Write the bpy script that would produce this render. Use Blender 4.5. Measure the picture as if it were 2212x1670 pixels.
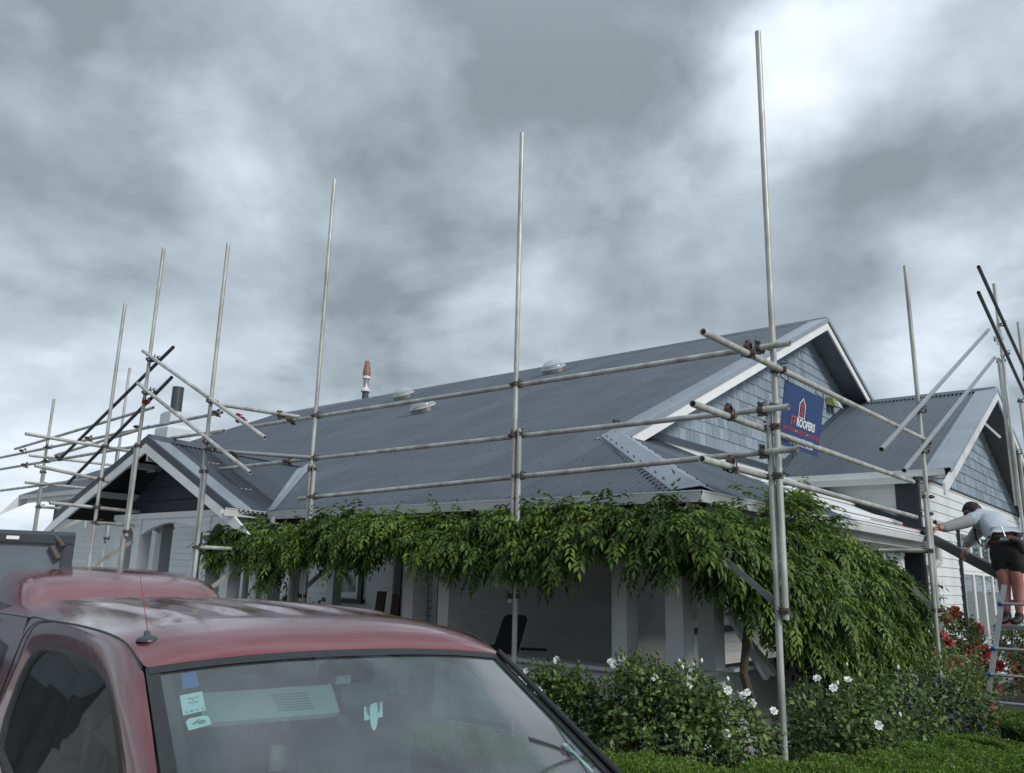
import bpy, math, random
import numpy as np
from mathutils import Vector, Matrix

for o in list(bpy.data.objects):
    bpy.data.objects.remove(o)
SC = bpy.context.scene
COL = SC.collection
rnd = random.Random(7)
nr = np.random.RandomState(11)
PI = math.pi

# ------------------------------------------------------------------ camera
cd = bpy.data.cameras.new('camera')
cam = bpy.data.objects.new('camera', cd)
COL.objects.link(cam)
cd.sensor_fit = 'HORIZONTAL'
cd.sensor_width = 36.0
cd.lens = 28.874
cd.clip_end = 3000
cd.clip_start = 0.02
_p, _r, _y = [math.radians(a) for a in (13.0374, 1.48256, -39.9564)]
_fw = Vector((math.sin(_y) * math.cos(_p), math.cos(_y) * math.cos(_p), math.sin(_p)))
_rt = Vector((math.cos(_y), -math.sin(_y), 0))
_up = _rt.cross(_fw)
_R = math.cos(_r) * _rt + math.sin(_r) * _up
_U = -math.sin(_r) * _rt + math.cos(_r) * _up
m = Matrix((_R, _U, -_fw)).transposed().to_4x4()
m.translation = Vector((0, 0, 1.75))
cam.matrix_world = m
SC.camera = cam

# ------------------------------------------------------------------ sky, sun, exposure
SC.view_settings.view_transform = 'Standard'
SC.view_settings.look = 'None'
SC.view_settings.exposure = 0.62
SC.view_settings.gamma = 1.0
SC.view_settings.use_curve_mapping = False


def pixdir(x, y):
    """direction of a point of the sky, x and y in the 2212 px wide picture"""
    f = 2976.4 * 0.596
    d = _R * ((x - 1106) / f) - _U * ((y - 835) / f) + _fw
    return d.normalized()


w = bpy.data.worlds.new('World')
SC.world = w
w.use_nodes = True
nt = w.node_tree
nt.nodes.clear()
N = nt.nodes.new
L = nt.links.new


def mth(op, a, b=None, c=None, clamp=False):
    n = N('ShaderNodeMath')
    n.operation = op
    n.use_clamp = clamp
    for i, v in enumerate((a, b, c)):
        if v is None:
            continue
        if isinstance(v, (int, float)):
            n.inputs[i].default_value = v
        else:
            L(v, n.inputs[i])
    return n.outputs[0]


tc = N('ShaderNodeTexCoord')
sx = N('ShaderNodeSeparateXYZ')
L(tc.outputs['Generated'], sx.inputs[0])
zz = mth('MAXIMUM', sx.outputs[2], 0.0)
den = mth('ADD', zz, 0.22)
cx = mth('DIVIDE', sx.outputs[0], den)
cy = mth('DIVIDE', sx.outputs[1], den)
cb = N('ShaderNodeCombineXYZ')
L(cx, cb.inputs[0])
L(cy, cb.inputs[1])


def noise(vec, scale, detail, rough, dist=0.0, off=0.0):
    mp = N('ShaderNodeMapping')
    mp.inputs['Location'].default_value = (off, off * 0.7, off * 0.3)
    L(vec, mp.inputs[0])
    n = N('ShaderNodeTexNoise')
    n.inputs['Scale'].default_value = scale
    n.inputs['Detail'].default_value = detail
    n.inputs['Roughness'].default_value = rough
    n.inputs['Distortion'].default_value = dist
    L(mp.outputs[0], n.inputs['Vector'])
    return n.outputs['Fac']


n_big = noise(cb.outputs[0], 1.15, 6, 0.50, 0.25, 3.1)
n_mid = noise(cb.outputs[0], 3.0, 7, 0.52, 0.1, 8.7)
n_fine = noise(tc.outputs['Generated'], 8.0, 7, 0.58, 0.15, 4.4)
wob = noise(cb.outputs[0], 2.2, 4, 0.5, 0.2, 21.0)
# brightness of the overcast: base + cloud masses that stand where the photograph has them
val = mth('ADD', mth('MULTIPLY', mth('SUBTRACT', n_big, 0.5), 0.20), mth('MULTIPLY', mth('SUBTRACT', n_mid, 0.5), 0.50))
val = mth('ADD', val, mth('MULTIPLY', mth('SUBTRACT', n_fine, 0.5), 0.30))
val = mth('ADD', val, 0.335)
nrm = N('ShaderNodeVectorMath')
nrm.operation = 'NORMALIZE'
L(tc.outputs['Generated'], nrm.inputs[0])
wv = N('ShaderNodeTexNoise')
wv.inputs['Scale'].default_value = 4.0
wv.inputs['Detail'].default_value = 5
wv.inputs['Roughness'].default_value = 0.52
L(nrm.outputs[0], wv.inputs['Vector'])
wsub = N('ShaderNodeVectorMath')
wsub.operation = 'SUBTRACT'
L(wv.outputs['Color'], wsub.inputs[0])
wsub.inputs[1].default_value = (0.5, 0.5, 0.5)
wmul = N('ShaderNodeVectorMath')
wmul.operation = 'SCALE'
L(wsub.outputs[0], wmul.inputs[0])
wmul.inputs['Scale'].default_value = 0.36
wadd = N('ShaderNodeVectorMath')
wadd.operation = 'ADD'
L(nrm.outputs[0], wadd.inputs[0])
L(wmul.outputs[0], wadd.inputs[1])
# (x, y, radius px, amount)
CLOUDS = [(1720, 130, 115, .30), (1800, 210, 90, .16), (1930, 110, 120, .24), (2110, 90, 90, .22), (1590, 240, 90, .13), (1450, 500, 190, .11), (1240, 470, 110, .18),
          (130, 200, 90, .24), (60, 270, 90, .10), (440, 280, 90, .10), (500, 400, 120, .20), (560, 560, 90, .08), (60, 880, 220, .22),
          (330, 800, 200, .10), (1130, 640, 170, .12), (1450, 690, 120, .12), (2130, 640, 130, .26), (1990, 690, 150, .16), (2180, 300, 130, .12),
          (830, 200, 120, .08), (60, 1130, 190, .22), (2060, 760, 120, .12), (1250, 230, 200, .04),
          (1250, 90, 280, -.15), (1480, 120, 90, -.10), (960, 60, 240, -.08), (300, 120, 150, -.16), (60, 30, 220, -.16), (650, 250, 130, -.05),
          (2080, 20, 120, -.10), (700, 560, 230, -.05), (900, 650, 200, -.05), (300, 600, 200, -.06), (60, 560, 170, -.05), (1800, 420, 200, -.04),
          (2000, 490, 170, -.13), (2190, 470, 90, -.12), (1120, 360, 160, -.05), (830, 760, 180, -.02), (60, 400, 120, .02), (1750, 620, 200, -.02)]
for (px, py, rad, amt) in CLOUDS:
    d = pixdir(px, py)
    dp = N('ShaderNodeVectorMath')
    dp.operation = 'DISTANCE'
    L(wadd.outputs[0], dp.inputs[0])
    dp.inputs[1].default_value = d
    q = mth('DIVIDE', dp.outputs['Value'], rad / 1774.0 * 1.35)
    g = mth('POWER', 2.718, mth('MULTIPLY', mth('MULTIPLY', q, q), -1.0))
    val = mth('ADD', val, mth('MULTIPLY', g, amt * 0.86))
low = mth('SUBTRACT', 1.0, mth('MULTIPLY', zz, 7.0), clamp=True)
val = mth('ADD', val, mth('MULTIPLY', low, 0.05))
edge = N('ShaderNodeMapRange')
edge.interpolation_type = 'SMOOTHSTEP'
edge.inputs['From Min'].default_value = 0.44
edge.inputs['From Max'].default_value = 0.58
L(noise(cb.outputs[0], 1.9, 7, 0.56, 0.35, 31.0), edge.inputs['Value'])
val = mth('ADD', val, mth('MULTIPLY', mth('SUBTRACT', edge.outputs[0], 0.5), 0.10))
val = mth('MAXIMUM', val, 0.2)
cr = N('ShaderNodeValToRGB')
cr.color_ramp.elements[0].position = 0.2
cr.color_ramp.elements[0].color = (0.18, 0.215, 0.24, 1)
cr.color_ramp.elements[1].position = 1.0
cr.color_ramp.elements[1].color = (0.74, 0.775, 0.80, 1)
e = cr.color_ramp.elements.new(0.38)
e.color = (0.285, 0.337, 0.383, 1)
e = cr.color_ramp.elements.new(0.62)
e.color = (0.465, 0.53, 0.595, 1)
L(val, cr.inputs[0])
skyt = N('ShaderNodeTexSky')
skyt.sky_type = 'NISHITA'
skyt.sun_disc = False
skyt.sun_elevation = math.radians(33)
skyt.sun_rotation = math.radians(98)
bg1 = N('ShaderNodeBackground')
bg1.inputs[1].default_value = 0.05
L(skyt.outputs[0], bg1.inputs[0])
bg2 = N('ShaderNodeBackground')
# an overcast sky is brighter overhead than near the horizon
zen = mth('MULTIPLY', mth('MAXIMUM', mth('SUBTRACT', sx.outputs[2], 0.55), 0.0), 1.6)
L(mth('ADD', zen, 1.0), bg2.inputs[1])
L(cr.outputs[0], bg2.inputs[0])
mxs = N('ShaderNodeMixShader')
mxs.inputs[0].default_value = 0.97
L(bg1.outputs[0], mxs.inputs[1])
L(bg2.outputs[0], mxs.inputs[2])
wo = N('ShaderNodeOutputWorld')
L(mxs.outputs[0], wo.inputs[0])

sl = bpy.data.lights.new('sun', 'SUN')
sl.energy = 1.5
sl.angle = math.radians(14)
sl.color = (1.0, 0.97, 0.93)
sun = bpy.data.objects.new('sun', sl)
COL.objects.link(sun)
sun.location = (20, -10, 30)
_sd = Vector((math.sin(math.radians(98)) * math.cos(math.radians(33)), math.cos(math.radians(98)) * math.cos(math.radians(33)), math.sin(math.radians(33))))
sun.rotation_euler = _sd.to_track_quat('Z', 'Y').to_euler()


# ------------------------------------------------------------------ materials
def mat(name, color, rough=0.6, metal=0.0, spec=0.5, var=0.12, vscale=6.0, stretch=(1, 1, 1), rnd_obj=0.0, bump=0.0, bscale=40.0,
        coat=0.0, tint=None, tintfac=0.5, detail=5, coord='Object', trans=0.0):
    m = bpy.data.materials.new(name)
    m.use_nodes = True
    t = m.node_tree
    b = t.nodes['Principled BSDF']
    nn = t.nodes.new
    lk = t.links.new
    b.inputs['Roughness'].default_value = rough
    b.inputs['Metallic'].default_value = metal
    b.inputs['Specular IOR Level'].default_value = spec
    if coat:
        b.inputs['Coat Weight'].default_value = coat
        b.inputs['Coat Roughness'].default_value = 0.08
    c = nn('ShaderNodeTexCoord')
    mp = nn('ShaderNodeMapping')
    mp.inputs['Scale'].default_value = stretch
    lk(c.outputs[coord], mp.inputs[0])
    n = nn('ShaderNodeTexNoise')
    n.inputs['Scale'].default_value = vscale
    n.inputs['Detail'].default_value = detail
    n.inputs['Roughness'].default_value = 0.6
    lk(mp.outputs[0], n.inputs['Vector'])
    r = nn('ShaderNodeValToRGB')
    a, z = r.color_ramp.elements
    a.position, z.position = 0.3, 0.7
    col = np.array(color)
    t2 = np.array(tint) if tint is not None else col * (1 - var)
    c1 = col * (1 + var)
    a.color = (*np.clip(t2 * tintfac + col * (1 - tintfac) if tint is not None else t2, 0, 1), 1)
    z.color = (*np.clip(c1, 0, 1), 1)
    lk(n.outputs['Fac'], r.inputs[0])
    out = r.outputs[0]
    if rnd_obj:
        oi = nn('ShaderNodeObjectInfo')
        mr = nn('ShaderNodeMapRange')
        mr.inputs['To Min'].default_value = 1 - rnd_obj
        mr.inputs['To Max'].default_value = 1 + rnd_obj
        lk(oi.outputs['Random'], mr.inputs['Value'])
        vm = nn('ShaderNodeVectorMath')
        vm.operation = 'SCALE'
        lk(out, vm.inputs[0])
        lk(mr.outputs[0], vm.inputs['Scale'])
        out = vm.outputs[0]
    lk(out, b.inputs['Base Color'])
    if bump:
        n2 = nn('ShaderNodeTexNoise')
        n2.inputs['Scale'].default_value = bscale
        n2.inputs['Detail'].default_value = 4
        lk(mp.outputs[0], n2.inputs['Vector'])
        bp = nn('ShaderNodeBump')
        bp.inputs['Strength'].default_value = bump
        bp.inputs['Distance'].default_value = 0.01
        lk(n2.outputs['Fac'], bp.inputs['Height'])
        lk(bp.outputs[0], b.inputs['Normal'])
    if trans:
        b.inputs['Transmission Weight'].default_value = trans
    return m


M = {}
M['roof'] = mat('grey painted roofing steel', (0.070, 0.087, 0.111), 0.30, 0.0, 0.5, 0.14, 1.3, rnd_obj=0.09)
M['flash'] = mat('light grey folded flashing', (0.245, 0.285, 0.335), 0.30, 0.0, 0.5, 0.10, 3)
M['flashdark'] = mat('dark flashing', (0.055, 0.068, 0.09), 0.4, 0.0, 0.5, 0.12, 3)
M['screw'] = mat('screw heads', (0.03, 0.036, 0.045), 0.5)
M['white'] = mat('white weatherboard paint', (0.70, 0.73, 0.74), 0.5, var=0.05, vscale=3, rnd_obj=0.03)
M['trim'] = mat('white trim paint', (0.78, 0.80, 0.81), 0.45, var=0.05, vscale=5)
M['oldtrim'] = mat('weathered white bargeboard', (0.66, 0.69, 0.72), 0.5, var=0.08, vscale=7, tint=(0.36, 0.31, 0.26), tintfac=0.25)
M['dark'] = mat('charcoal trim paint', (0.018, 0.021, 0.030), 0.45, var=0.2)
M['navy'] = mat('dark navy boards', (0.026, 0.031, 0.048), 0.55, var=0.2, vscale=12, rnd_obj=0.08)
M['soffit'] = mat('dark grey soffit', (0.20, 0.21, 0.23), 0.6, var=0.1)
M['ceil'] = mat('white ceiling', (0.66, 0.68, 0.68), 0.6)
M['gutter'] = mat('white gutter', (0.66, 0.68, 0.68), 0.35, var=0.06, vscale=4)
M['shingle'] = mat('weathered blue grey shingle', (0.235, 0.295, 0.35), 0.7, var=0.30, vscale=9, stretch=(9, 9, 0.7), rnd_obj=0.22, bump=0.25, bscale=30)
M['galv'] = mat('weathered galvanised tube', (0.50, 0.515, 0.50), 0.45, 0.25, 0.5, 0.22, 7, stretch=(1, 1, .35), tint=(0.16, 0.125, 0.095), tintfac=0.62, bump=0.06, bscale=60)
M['galvdark'] = mat('dull dark scaffold tube', (0.065, 0.075, 0.085), 0.5, 0.3, 0.5, 0.3, 8, tint=(0.05, 0.045, 0.04))
M['alu'] = mat('aluminium', (0.34, 0.36, 0.38), 0.35, 0.45, 0.5, 0.1, 10)
M['coupler'] = mat('dull coupler steel', (0.075, 0.075, 0.073), 0.65, 0.4, 0.5, 0.4, 30, tint=(0.12, 0.06, 0.035), tintfac=0.5)
M['redclamp'] = mat('red coupler paint', (0.30, 0.025, 0.025), 0.6, 0, 0.5, 0.3, 30)
M['pipewhite'] = mat('white downpipe', (0.55, 0.57, 0.58), 0.4, var=0.06)
M['wrap'] = mat('pale building paper', (0.66, 0.68, 0.68), 0.7, var=0.06, vscale=2)
M['chimney'] = mat('white painted brick', (0.62, 0.66, 0.70), 0.7, var=0.05, vscale=8)
M['flue'] = mat('dark grey flue pipe', (0.052, 0.062, 0.075), 0.5, var=0.15, vscale=8)
M['cowl'] = mat('faded red cowl', (0.20, 0.06, 0.065), 0.5, var=0.3, vscale=14, tint=(0.30, 0.19, 0.17), tintfac=0.6)
M['steel'] = mat('stained stainless band', (0.40, 0.36, 0.35), 0.35, 0.8, 0.5, 0.3, 12)
M['leaf1'] = mat('wisteria leaf', (0.090, 0.155, 0.030), 0.45, spec=0.35, var=0.35, vscale=1.6, coord='Object')
M['leaf2'] = mat('young wisteria leaf', (0.175, 0.27, 0.05), 0.45, spec=0.35, var=0.25, vscale=1.6)
M['leaf3'] = mat('dark wisteria leaf', (0.034, 0.070, 0.018), 0.5, spec=0.3, var=0.3, vscale=2)
M['rleaf1'] = mat('rose leaf', (0.115, 0.180, 0.052), 0.42, spec=0.4, var=0.3, vscale=3)
M['rleaf2'] = mat('light rose leaf', (0.195, 0.275, 0.085), 0.42, spec=0.4, var=0.25, vscale=3)
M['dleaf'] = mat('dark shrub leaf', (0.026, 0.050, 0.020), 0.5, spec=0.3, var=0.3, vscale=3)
M['pleaf'] = mat('purple grey shrub leaf', (0.060, 0.058, 0.078), 0.5, spec=0.3, var=0.3, vscale=3)
M['box1'] = mat('box hedge leaf', (0.105, 0.185, 0.026), 0.45, spec=0.3, var=0.3, vscale=2.5)
M['box2'] = mat('box hedge tip', (0.16, 0.255, 0.040), 0.45, spec=0.3, var=0.2, vscale=3)
M['stem'] = mat('woody stem', (0.07, 0.052, 0.038), 0.8, var=0.3, vscale=12)
M['gstem'] = mat('green stem', (0.075, 0.11, 0.035), 0.6, var=0.2, vscale=12)
M['wpetal'] = mat('white rose petal', (0.80, 0.82, 0.80), 0.6, var=0.04)
M['rpetal'] = mat('dark red rose petal', (0.24, 0.006, 0.013), 0.55, var=0.35, vscale=30)
M['black'] = mat('black plastic', (0.010, 0.011, 0.012), 0.45, var=0.1)
M['rubber'] = mat('window rubber', (0.020, 0.023, 0.023), 0.55, var=0.25, vscale=30)
M['brown'] = mat('brown timber', (0.10, 0.075, 0.06), 0.7, var=0.2, stretch=(1, 1, 8))
M['greytimber'] = mat('grey weathered timber', (0.16, 0.17, 0.17), 0.75, var=0.25, stretch=(1, 1, 6))
M['floor'] = mat('verandah boards', (0.34, 0.32, 0.30), 0.7, var=0.2)
M['blueboard'] = mat('blue sign face', (0.020, 0.060, 0.20), 0.42, var=0.10, vscale=4)
M['signred'] = mat('sign red print', (0.52, 0.075, 0.075), 0.5, var=0.05)
M['signwhite'] = mat('sign white print', (0.78, 0.81, 0.83), 0.5, var=0.03)
M['yellow'] = mat('yellow green plastic', (0.30, 0.34, 0.12), 0.5, var=0.1)
M['skin'] = mat('reddened skin', (0.40, 0.165, 0.15), 0.6, var=0.15, vscale=10)
M['hair'] = mat('dark brown hair', (0.022, 0.013, 0.010), 0.6, var=0.4, vscale=40)
M['shirt'] = mat('pale grey shirt', (0.42, 0.47, 0.54), 0.8, var=0.10, vscale=6, bump=0.3, bscale=14)
M['sleeve'] = mat('grey sleeve', (0.23, 0.24, 0.25), 0.85, var=0.15, vscale=8, bump=0.3, bscale=14)
M['shorts'] = mat('black shorts', (0.012, 0.013, 0.014), 0.85, var=0.3, vscale=9, bump=0.3, bscale=12)
M['belt'] = mat('brown leather pouch', (0.035, 0.028, 0.022), 0.7, var=0.3)
M['boot'] = mat('black boot', (0.014, 0.014, 0.014), 0.6, var=0.2)
M['blue'] = mat('blue plastic', (0.02, 0.08, 0.30), 0.5)
M['roomdark'] = mat('room behind window', (0.03, 0.034, 0.028), 0.8, var=0.5, vscale=4, stretch=(3, 3, .4))  # darkness of the unlit room put into the colour
M['soil'] = mat('garden soil', (0.035, 0.03, 0.025), 0.95, var=0.3, vscale=6)


def leaf_translucent(names):
    for k in names:
        t = M[k].node_tree
        b = t.nodes['Principled BSDF']
        src = b.inputs['Base Color'].links[0].from_socket
        tr = t.nodes.new('ShaderNodeBsdfTranslucent')
        t.links.new(src, tr.inputs[0])
        mx = t.nodes.new('ShaderNodeMixShader')
        mx.inputs[0].default_value = 0.28
        t.links.new(b.outputs[0], mx.inputs[1])
        t.links.new(tr.outputs[0], mx.inputs[2])
        t.links.new(mx.outputs[0], t.nodes['Material Output'].inputs[0])


leaf_translucent(['leaf1', 'leaf2', 'leaf3', 'rleaf1', 'rleaf2', 'box1', 'box2'])


def glass(name, tintc, refl=1.0, dirt=0.0, rough=0.02, dirtcol=(0.5, 0.55, 0.55), dscale=90.0):
    m = bpy.data.materials.new(name)
    m.use_nodes = True
    t = m.node_tree
    t.nodes.clear()
    nn, lk = t.nodes.new, t.links.new
    tr = nn('ShaderNodeBsdfTransparent')
    tr.inputs[0].default_value = (*tintc, 1)
    gl = nn('ShaderNodeBsdfGlossy')
    gl.inputs['Roughness'].default_value = rough
    fr = nn('ShaderNodeFresnel')
    ge = nn('ShaderNodeNewGeometry')
    io = nn('ShaderNodeMapRange')
    io.inputs['To Min'].default_value = 1.5
    io.inputs['To Max'].default_value = 1 / 1.5
    lk(ge.outputs['Backfacing'], io.inputs['Value'])
    lk(io.outputs[0], fr.inputs[0])
    ml = nn('ShaderNodeMath')
    ml.operation = 'MULTIPLY'
    ml.use_clamp = True
    lk(fr.outputs[0], ml.inputs[0])
    ml.inputs[1].default_value = refl
    mx = nn('ShaderNodeMixShader')
    lk(ml.outputs[0], mx.inputs[0])
    lk(tr.outputs[0], mx.inputs[1])
    lk(gl.outputs[0], mx.inputs[2])
    out = mx.outputs[0]
    if dirt:
        c = nn('ShaderNodeTexCoord')
        n = nn('ShaderNodeTexNoise')
        n.inputs['Scale'].default_value = dscale
        n.inputs['Detail'].default_value = 5
        lk(c.outputs['Object'], n.inputs['Vector'])
        n2 = nn('ShaderNodeTexNoise')
        n2.inputs['Scale'].default_value = 3.0
        n2.inputs['Detail'].default_value = 4
        lk(c.outputs['Object'], n2.inputs['Vector'])
        pr = nn('ShaderNodeMath')
        pr.operation = 'MULTIPLY'
        lk(n.outputs['Fac'], pr.inputs[0])
        lk(n2.outputs['Fac'], pr.inputs[1])
        r = nn('ShaderNodeMapRange')
        r.inputs['From Min'].default_value = 0.15
        r.inputs['From Max'].default_value = 0.42
        r.inputs['To Max'].default_value = dirt
        lk(pr.outputs[0], r.inputs['Value'])
        df = nn('ShaderNodeBsdfDiffuse')
        df.inputs[0].default_value = (*dirtcol, 1)
        m2 = nn('ShaderNodeMixShader')
        lk(r.outputs[0], m2.inputs[0])
        lk(out, m2.inputs[1])
        lk(df.outputs[0], m2.inputs[2])
        out = m2.outputs[0]
    o = nn('ShaderNodeOutputMaterial')
    lk(out, o.inputs[0])
    return m


M['pane'] = glass('window pane', (0.7, 0.75, 0.75), 1.6)


def milky(name, fac, col, tint_=(.8, .84, .87)):
    m = glass(name, tint_, 1.6, 0.0, 0.06)
    t = m.node_tree
    o = [n for n in t.nodes if n.type == 'OUTPUT_MATERIAL'][0]
    src = o.inputs[0].links[0].from_socket
    d = t.nodes.new('ShaderNodeBsdfDiffuse')
    d.inputs[0].default_value = (*col, 1)
    n = t.nodes.new('ShaderNodeTexNoise')
    n.inputs['Scale'].default_value = 5
    r = t.nodes.new('ShaderNodeMapRange')
    r.inputs['To Min'].default_value = fac * .7
    r.inputs['To Max'].default_value = fac * 1.3
    t.links.new(n.outputs['Fac'], r.inputs['Value'])
    x = t.nodes.new('ShaderNodeMixShader')
    t.links.new(r.outputs[0], x.inputs[0])
    t.links.new(src, x.inputs[1])
    t.links.new(d.outputs[0], x.inputs[2])
    t.links.new(x.outputs[0], o.inputs[0])
    return m


M['dome'] = milky('clear skylight dome', .38, (.70, .74, .77))
M['screen'] = glass('tinted windscreen', (0.52, 0.72, 0.71), 2.3, 0.24, 0.03, (0.36, 0.43, 0.45), 400)
M['sideglass'] = glass('side window glass', (0.45, 0.55, 0.52), 0.7, 0.06, 0.02)


# ------------------------------------------------------------------ mesh helpers
class MB:
    def __init__(self):
        self.v, self.f, self.mi = [], [], []

    def add(self, vs, fs, mi=0):
        o = len(self.v)
        self.v += [tuple(p) for p in vs]
        self.f += [tuple(i + o for i in f) for f in fs]
        self.mi += [mi] * len(fs)
        return self

    def box(self, a, b, mi=0):
        x0, y0, z0 = [min(p, q) for p, q in zip(a, b)]
        x1, y1, z1 = [max(p, q) for p, q in zip(a, b)]
        return self.add([(x0, y0, z0), (x1, y0, z0), (x1, y1, z0), (x0, y1, z0), (x0, y0, z1), (x1, y0, z1), (x1, y1, z1), (x0, y1, z1)],
                        [(0, 3, 2, 1), (4, 5, 6, 7), (0, 1, 5, 4), (1, 2, 6, 5), (2, 3, 7, 6), (3, 0, 4, 7)], mi)

    def obox(self, o, u, v, n, mi=0):
        """box from corner o along the vectors u, v, n"""
        o, u, v, n = [np.array(k, float) for k in (o, u, v, n)]
        p = [o, o + u, o + u + v, o + v, o + n, o + u + n, o + u + v + n, o + v + n]
        return self.add(p, [(0, 3, 2, 1), (4, 5, 6, 7), (0, 1, 5, 4), (1, 2, 6, 5), (2, 3, 7, 6), (3, 0, 4, 7)], mi)

    def prism(self, poly, ext, mi=0):
        n = len(poly)
        poly = [np.array(p, float) for p in poly]
        ext = np.array(ext, float)
        vs = poly + [p + ext for p in poly]
        fs = [tuple(range(n - 1, -1, -1)), tuple(range(n, 2 * n))] + [(i, (i + 1) % n, (i + 1) % n + n, i + n) for i in range(n)]
        return self.add(vs, fs, mi)

    def beam(self, a, b, w, h, up=(0, 0, 1), mi=0):
        a, b = np.array(a, float), np.array(b, float)
        d = b - a
        d /= np.linalg.norm(d)
        s = np.cross(d, np.array(up, float))
        s /= np.linalg.norm(s)
        t = np.cross(s, d)
        return self.obox(a - s * w / 2 - t * h / 2, b - a, s * w, t * h, mi)

    def tube(self, a, b, r, n=14, r2=None, hollow=0.0, mi=0, cap=True):
        a, b = np.array(a, float), np.array(b, float)
        r2 = r if r2 is None else r2
        d = b - a
        d /= np.linalg.norm(d)
        s = np.cross(d, (0, 0, 1.0))
        if np.linalg.norm(s) < 1e-4:
            s = np.array((1.0, 0, 0))
        s /= np.linalg.norm(s)
        t = np.cross(d, s)
        ring = [s * math.cos(2 * PI * i / n) + t * math.sin(2 * PI * i / n) for i in range(n)]
        vs = [a + q * r for q in ring] + [b + q * r2 for q in ring]
        fs = [(i, (i + 1) % n, (i + 1) % n + n, i + n) for i in range(n)]
        if hollow:
            vs += [a + q * (r - hollow) for q in ring] + [b + q * (r2 - hollow) for q in ring]
            fs += [(i + 2 * n, i + 3 * n, (i + 1) % n + 3 * n, (i + 1) % n + 2 * n) for i in range(n)]
            fs += [(i, i + 2 * n, (i + 1) % n + 2 * n, (i + 1) % n) for i in range(n)]
            fs += [(i + n, (i + 1) % n + n, (i + 1) % n + 3 * n, i + 3 * n) for i in range(n)]
        elif cap:
            fs += [tuple(range(n - 1, -1, -1)), tuple(range(n, 2 * n))]
        return self.add(vs, fs, mi)

    def path(self, pts, r, n=8, mi=0):
        for p, q in zip(pts, pts[1:]):
            self.tube(p, q, r, n, mi=mi)
        return self

    def lathe(self, c, prof, n=20, mi=0):
        c = np.array(c, float)
        vs = []
        for (r, z) in prof:
            vs += [c + (r * math.cos(2 * PI * i / n), r * math.sin(2 * PI * i / n), z) for i in range(n)]
        fs = []
        for k in range(len(prof) - 1):
            fs += [(k * n + i, k * n + (i + 1) % n, (k + 1) * n + (i + 1) % n, (k + 1) * n + i) for i in range(n)]
        return self.add(vs, fs, mi)

    def grid(self, P, mi=0, close=False):
        P = np.array(P, float)
        a, b = P.shape[:2]
        fs = []
        for i in range(a - 1):
            for j in range(b - 1 if not close else b):
                j2 = (j + 1) % b
                fs.append((i * b + j, i * b + j2, (i + 1) * b + j2, (i + 1) * b + j))
        return self.add(P.reshape(-1, 3), fs, mi)

    def mesh(self, name, mats, smooth=False):
        me = bpy.data.meshes.new(name)
        me.from_pydata(self.v, [], self.f)
        for k in (mats if isinstance(mats, (list, tuple)) else [mats]):
            me.materials.append(M[k] if isinstance(k, str) else k)
        if len(set(self.mi)) > 1:
            me.polygons.foreach_set('material_index', self.mi)
        if smooth:
            me.polygons.foreach_set('use_smooth', [True] * len(me.polygons))
            if smooth != 'all':
                try:
                    me.set_sharp_from_angle(angle=math.radians(33))
                except Exception:
                    pass
        me.update()
        return me


def put(name, me, parent=None, **props):
    o = bpy.data.objects.new(name, me)
    COL.objects.link(o)
    if parent is not None:
        o.parent = parent
        if 'W' in parent:
            pass
        o.matrix_parent_inverse = WM[parent.name].inverted()
    WM[o.name] = Matrix.Identity(4)
    for k, v in props.items():
        o[k] = v
    return o


WM = {}


def build(mb, name, mats, parent=None, smooth=False, **props):
    """mesh given in world coordinates, hung under parent"""
    return put(name, mb.mesh(name, mats, smooth), parent, **props)


def thing(name, label, cat, loc=(0, 0, 0), group=None):
    o = bpy.data.objects.new(name, None)
    COL.objects.link(o)
    o.location = loc
    o.empty_display_size = 0.2
    WM[o.name] = Matrix.Translation(Vector(loc))
    o['label'] = label
    o['category'] = cat
    if group:
        o['group'] = group
    return o


def tag(o, label, cat, group=None):
    o['label'] = label
    o['category'] = cat
    if group:
        o['group'] = group
    return o


def fast_mesh(name, V, F, mats, mi=None, smooth=False):
    """V (n,3) array, F (k,3 or 4) array"""
    me = bpy.data.meshes.new(name)
    V = np.asarray(V, np.float32)
    F = np.asarray(F, np.int32)
    k = F.shape[1]
    me.vertices.add(len(V))
    me.vertices.foreach_set('co', V.ravel())
    me.loops.add(F.size)
    me.loops.foreach_set('vertex_index', F.ravel())
    me.polygons.add(len(F))
    me.polygons.foreach_set('loop_start', np.arange(0, F.size, k, dtype=np.int32))
    me.polygons.foreach_set('loop_total', np.full(len(F), k, np.int32))
    for q in mats:
        me.materials.append(M[q])
    if mi is not None:
        me.polygons.foreach_set('material_index', np.asarray(mi, np.int32))
    me.update(calc_edges=True)
    if smooth:
        me.polygons.foreach_set('use_smooth', np.ones(len(F), bool))
    return me

# ------------------------------------------------------------------ ground
g = MB()
g.add([(-600, -600, 0), (600, -600, 0), (600, 600, 0), (-600, 600, 0)], [(0, 1, 2, 3)])
M['lawn'] = mat('gravel and thin grass', (0.26, 0.26, 0.235), 0.95, var=0.30, vscale=1.2, bump=0.5, bscale=30)
build(g, 'ground', 'lawn', kind='structure')
g = MB()
g.add([(-16, -3, .004), (3.5, -3, .004), (3.5, 3.6, .004), (-16, 3.6, .004)], [(0, 1, 2, 3)])
M['gravel'] = mat('driveway gravel', (0.34, 0.335, 0.32), 0.95, var=0.35, vscale=60, bump=0.6, bscale=90)
build(g, 'driveway', 'gravel', kind='structure')
g = MB()
g.add([(-9, 4.0, .006), (-1.2, 4.0, .006), (-1.2, 6.5, .006), (-1.2, 20, .006), (-3.3, 20, .006), (-3.4, 6.6, .006), (-9, 6.6, .006)], [(0, 1, 2, 3, 4, 5, 6)])
build(g, 'garden_bed', 'soil', kind='structure')

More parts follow.
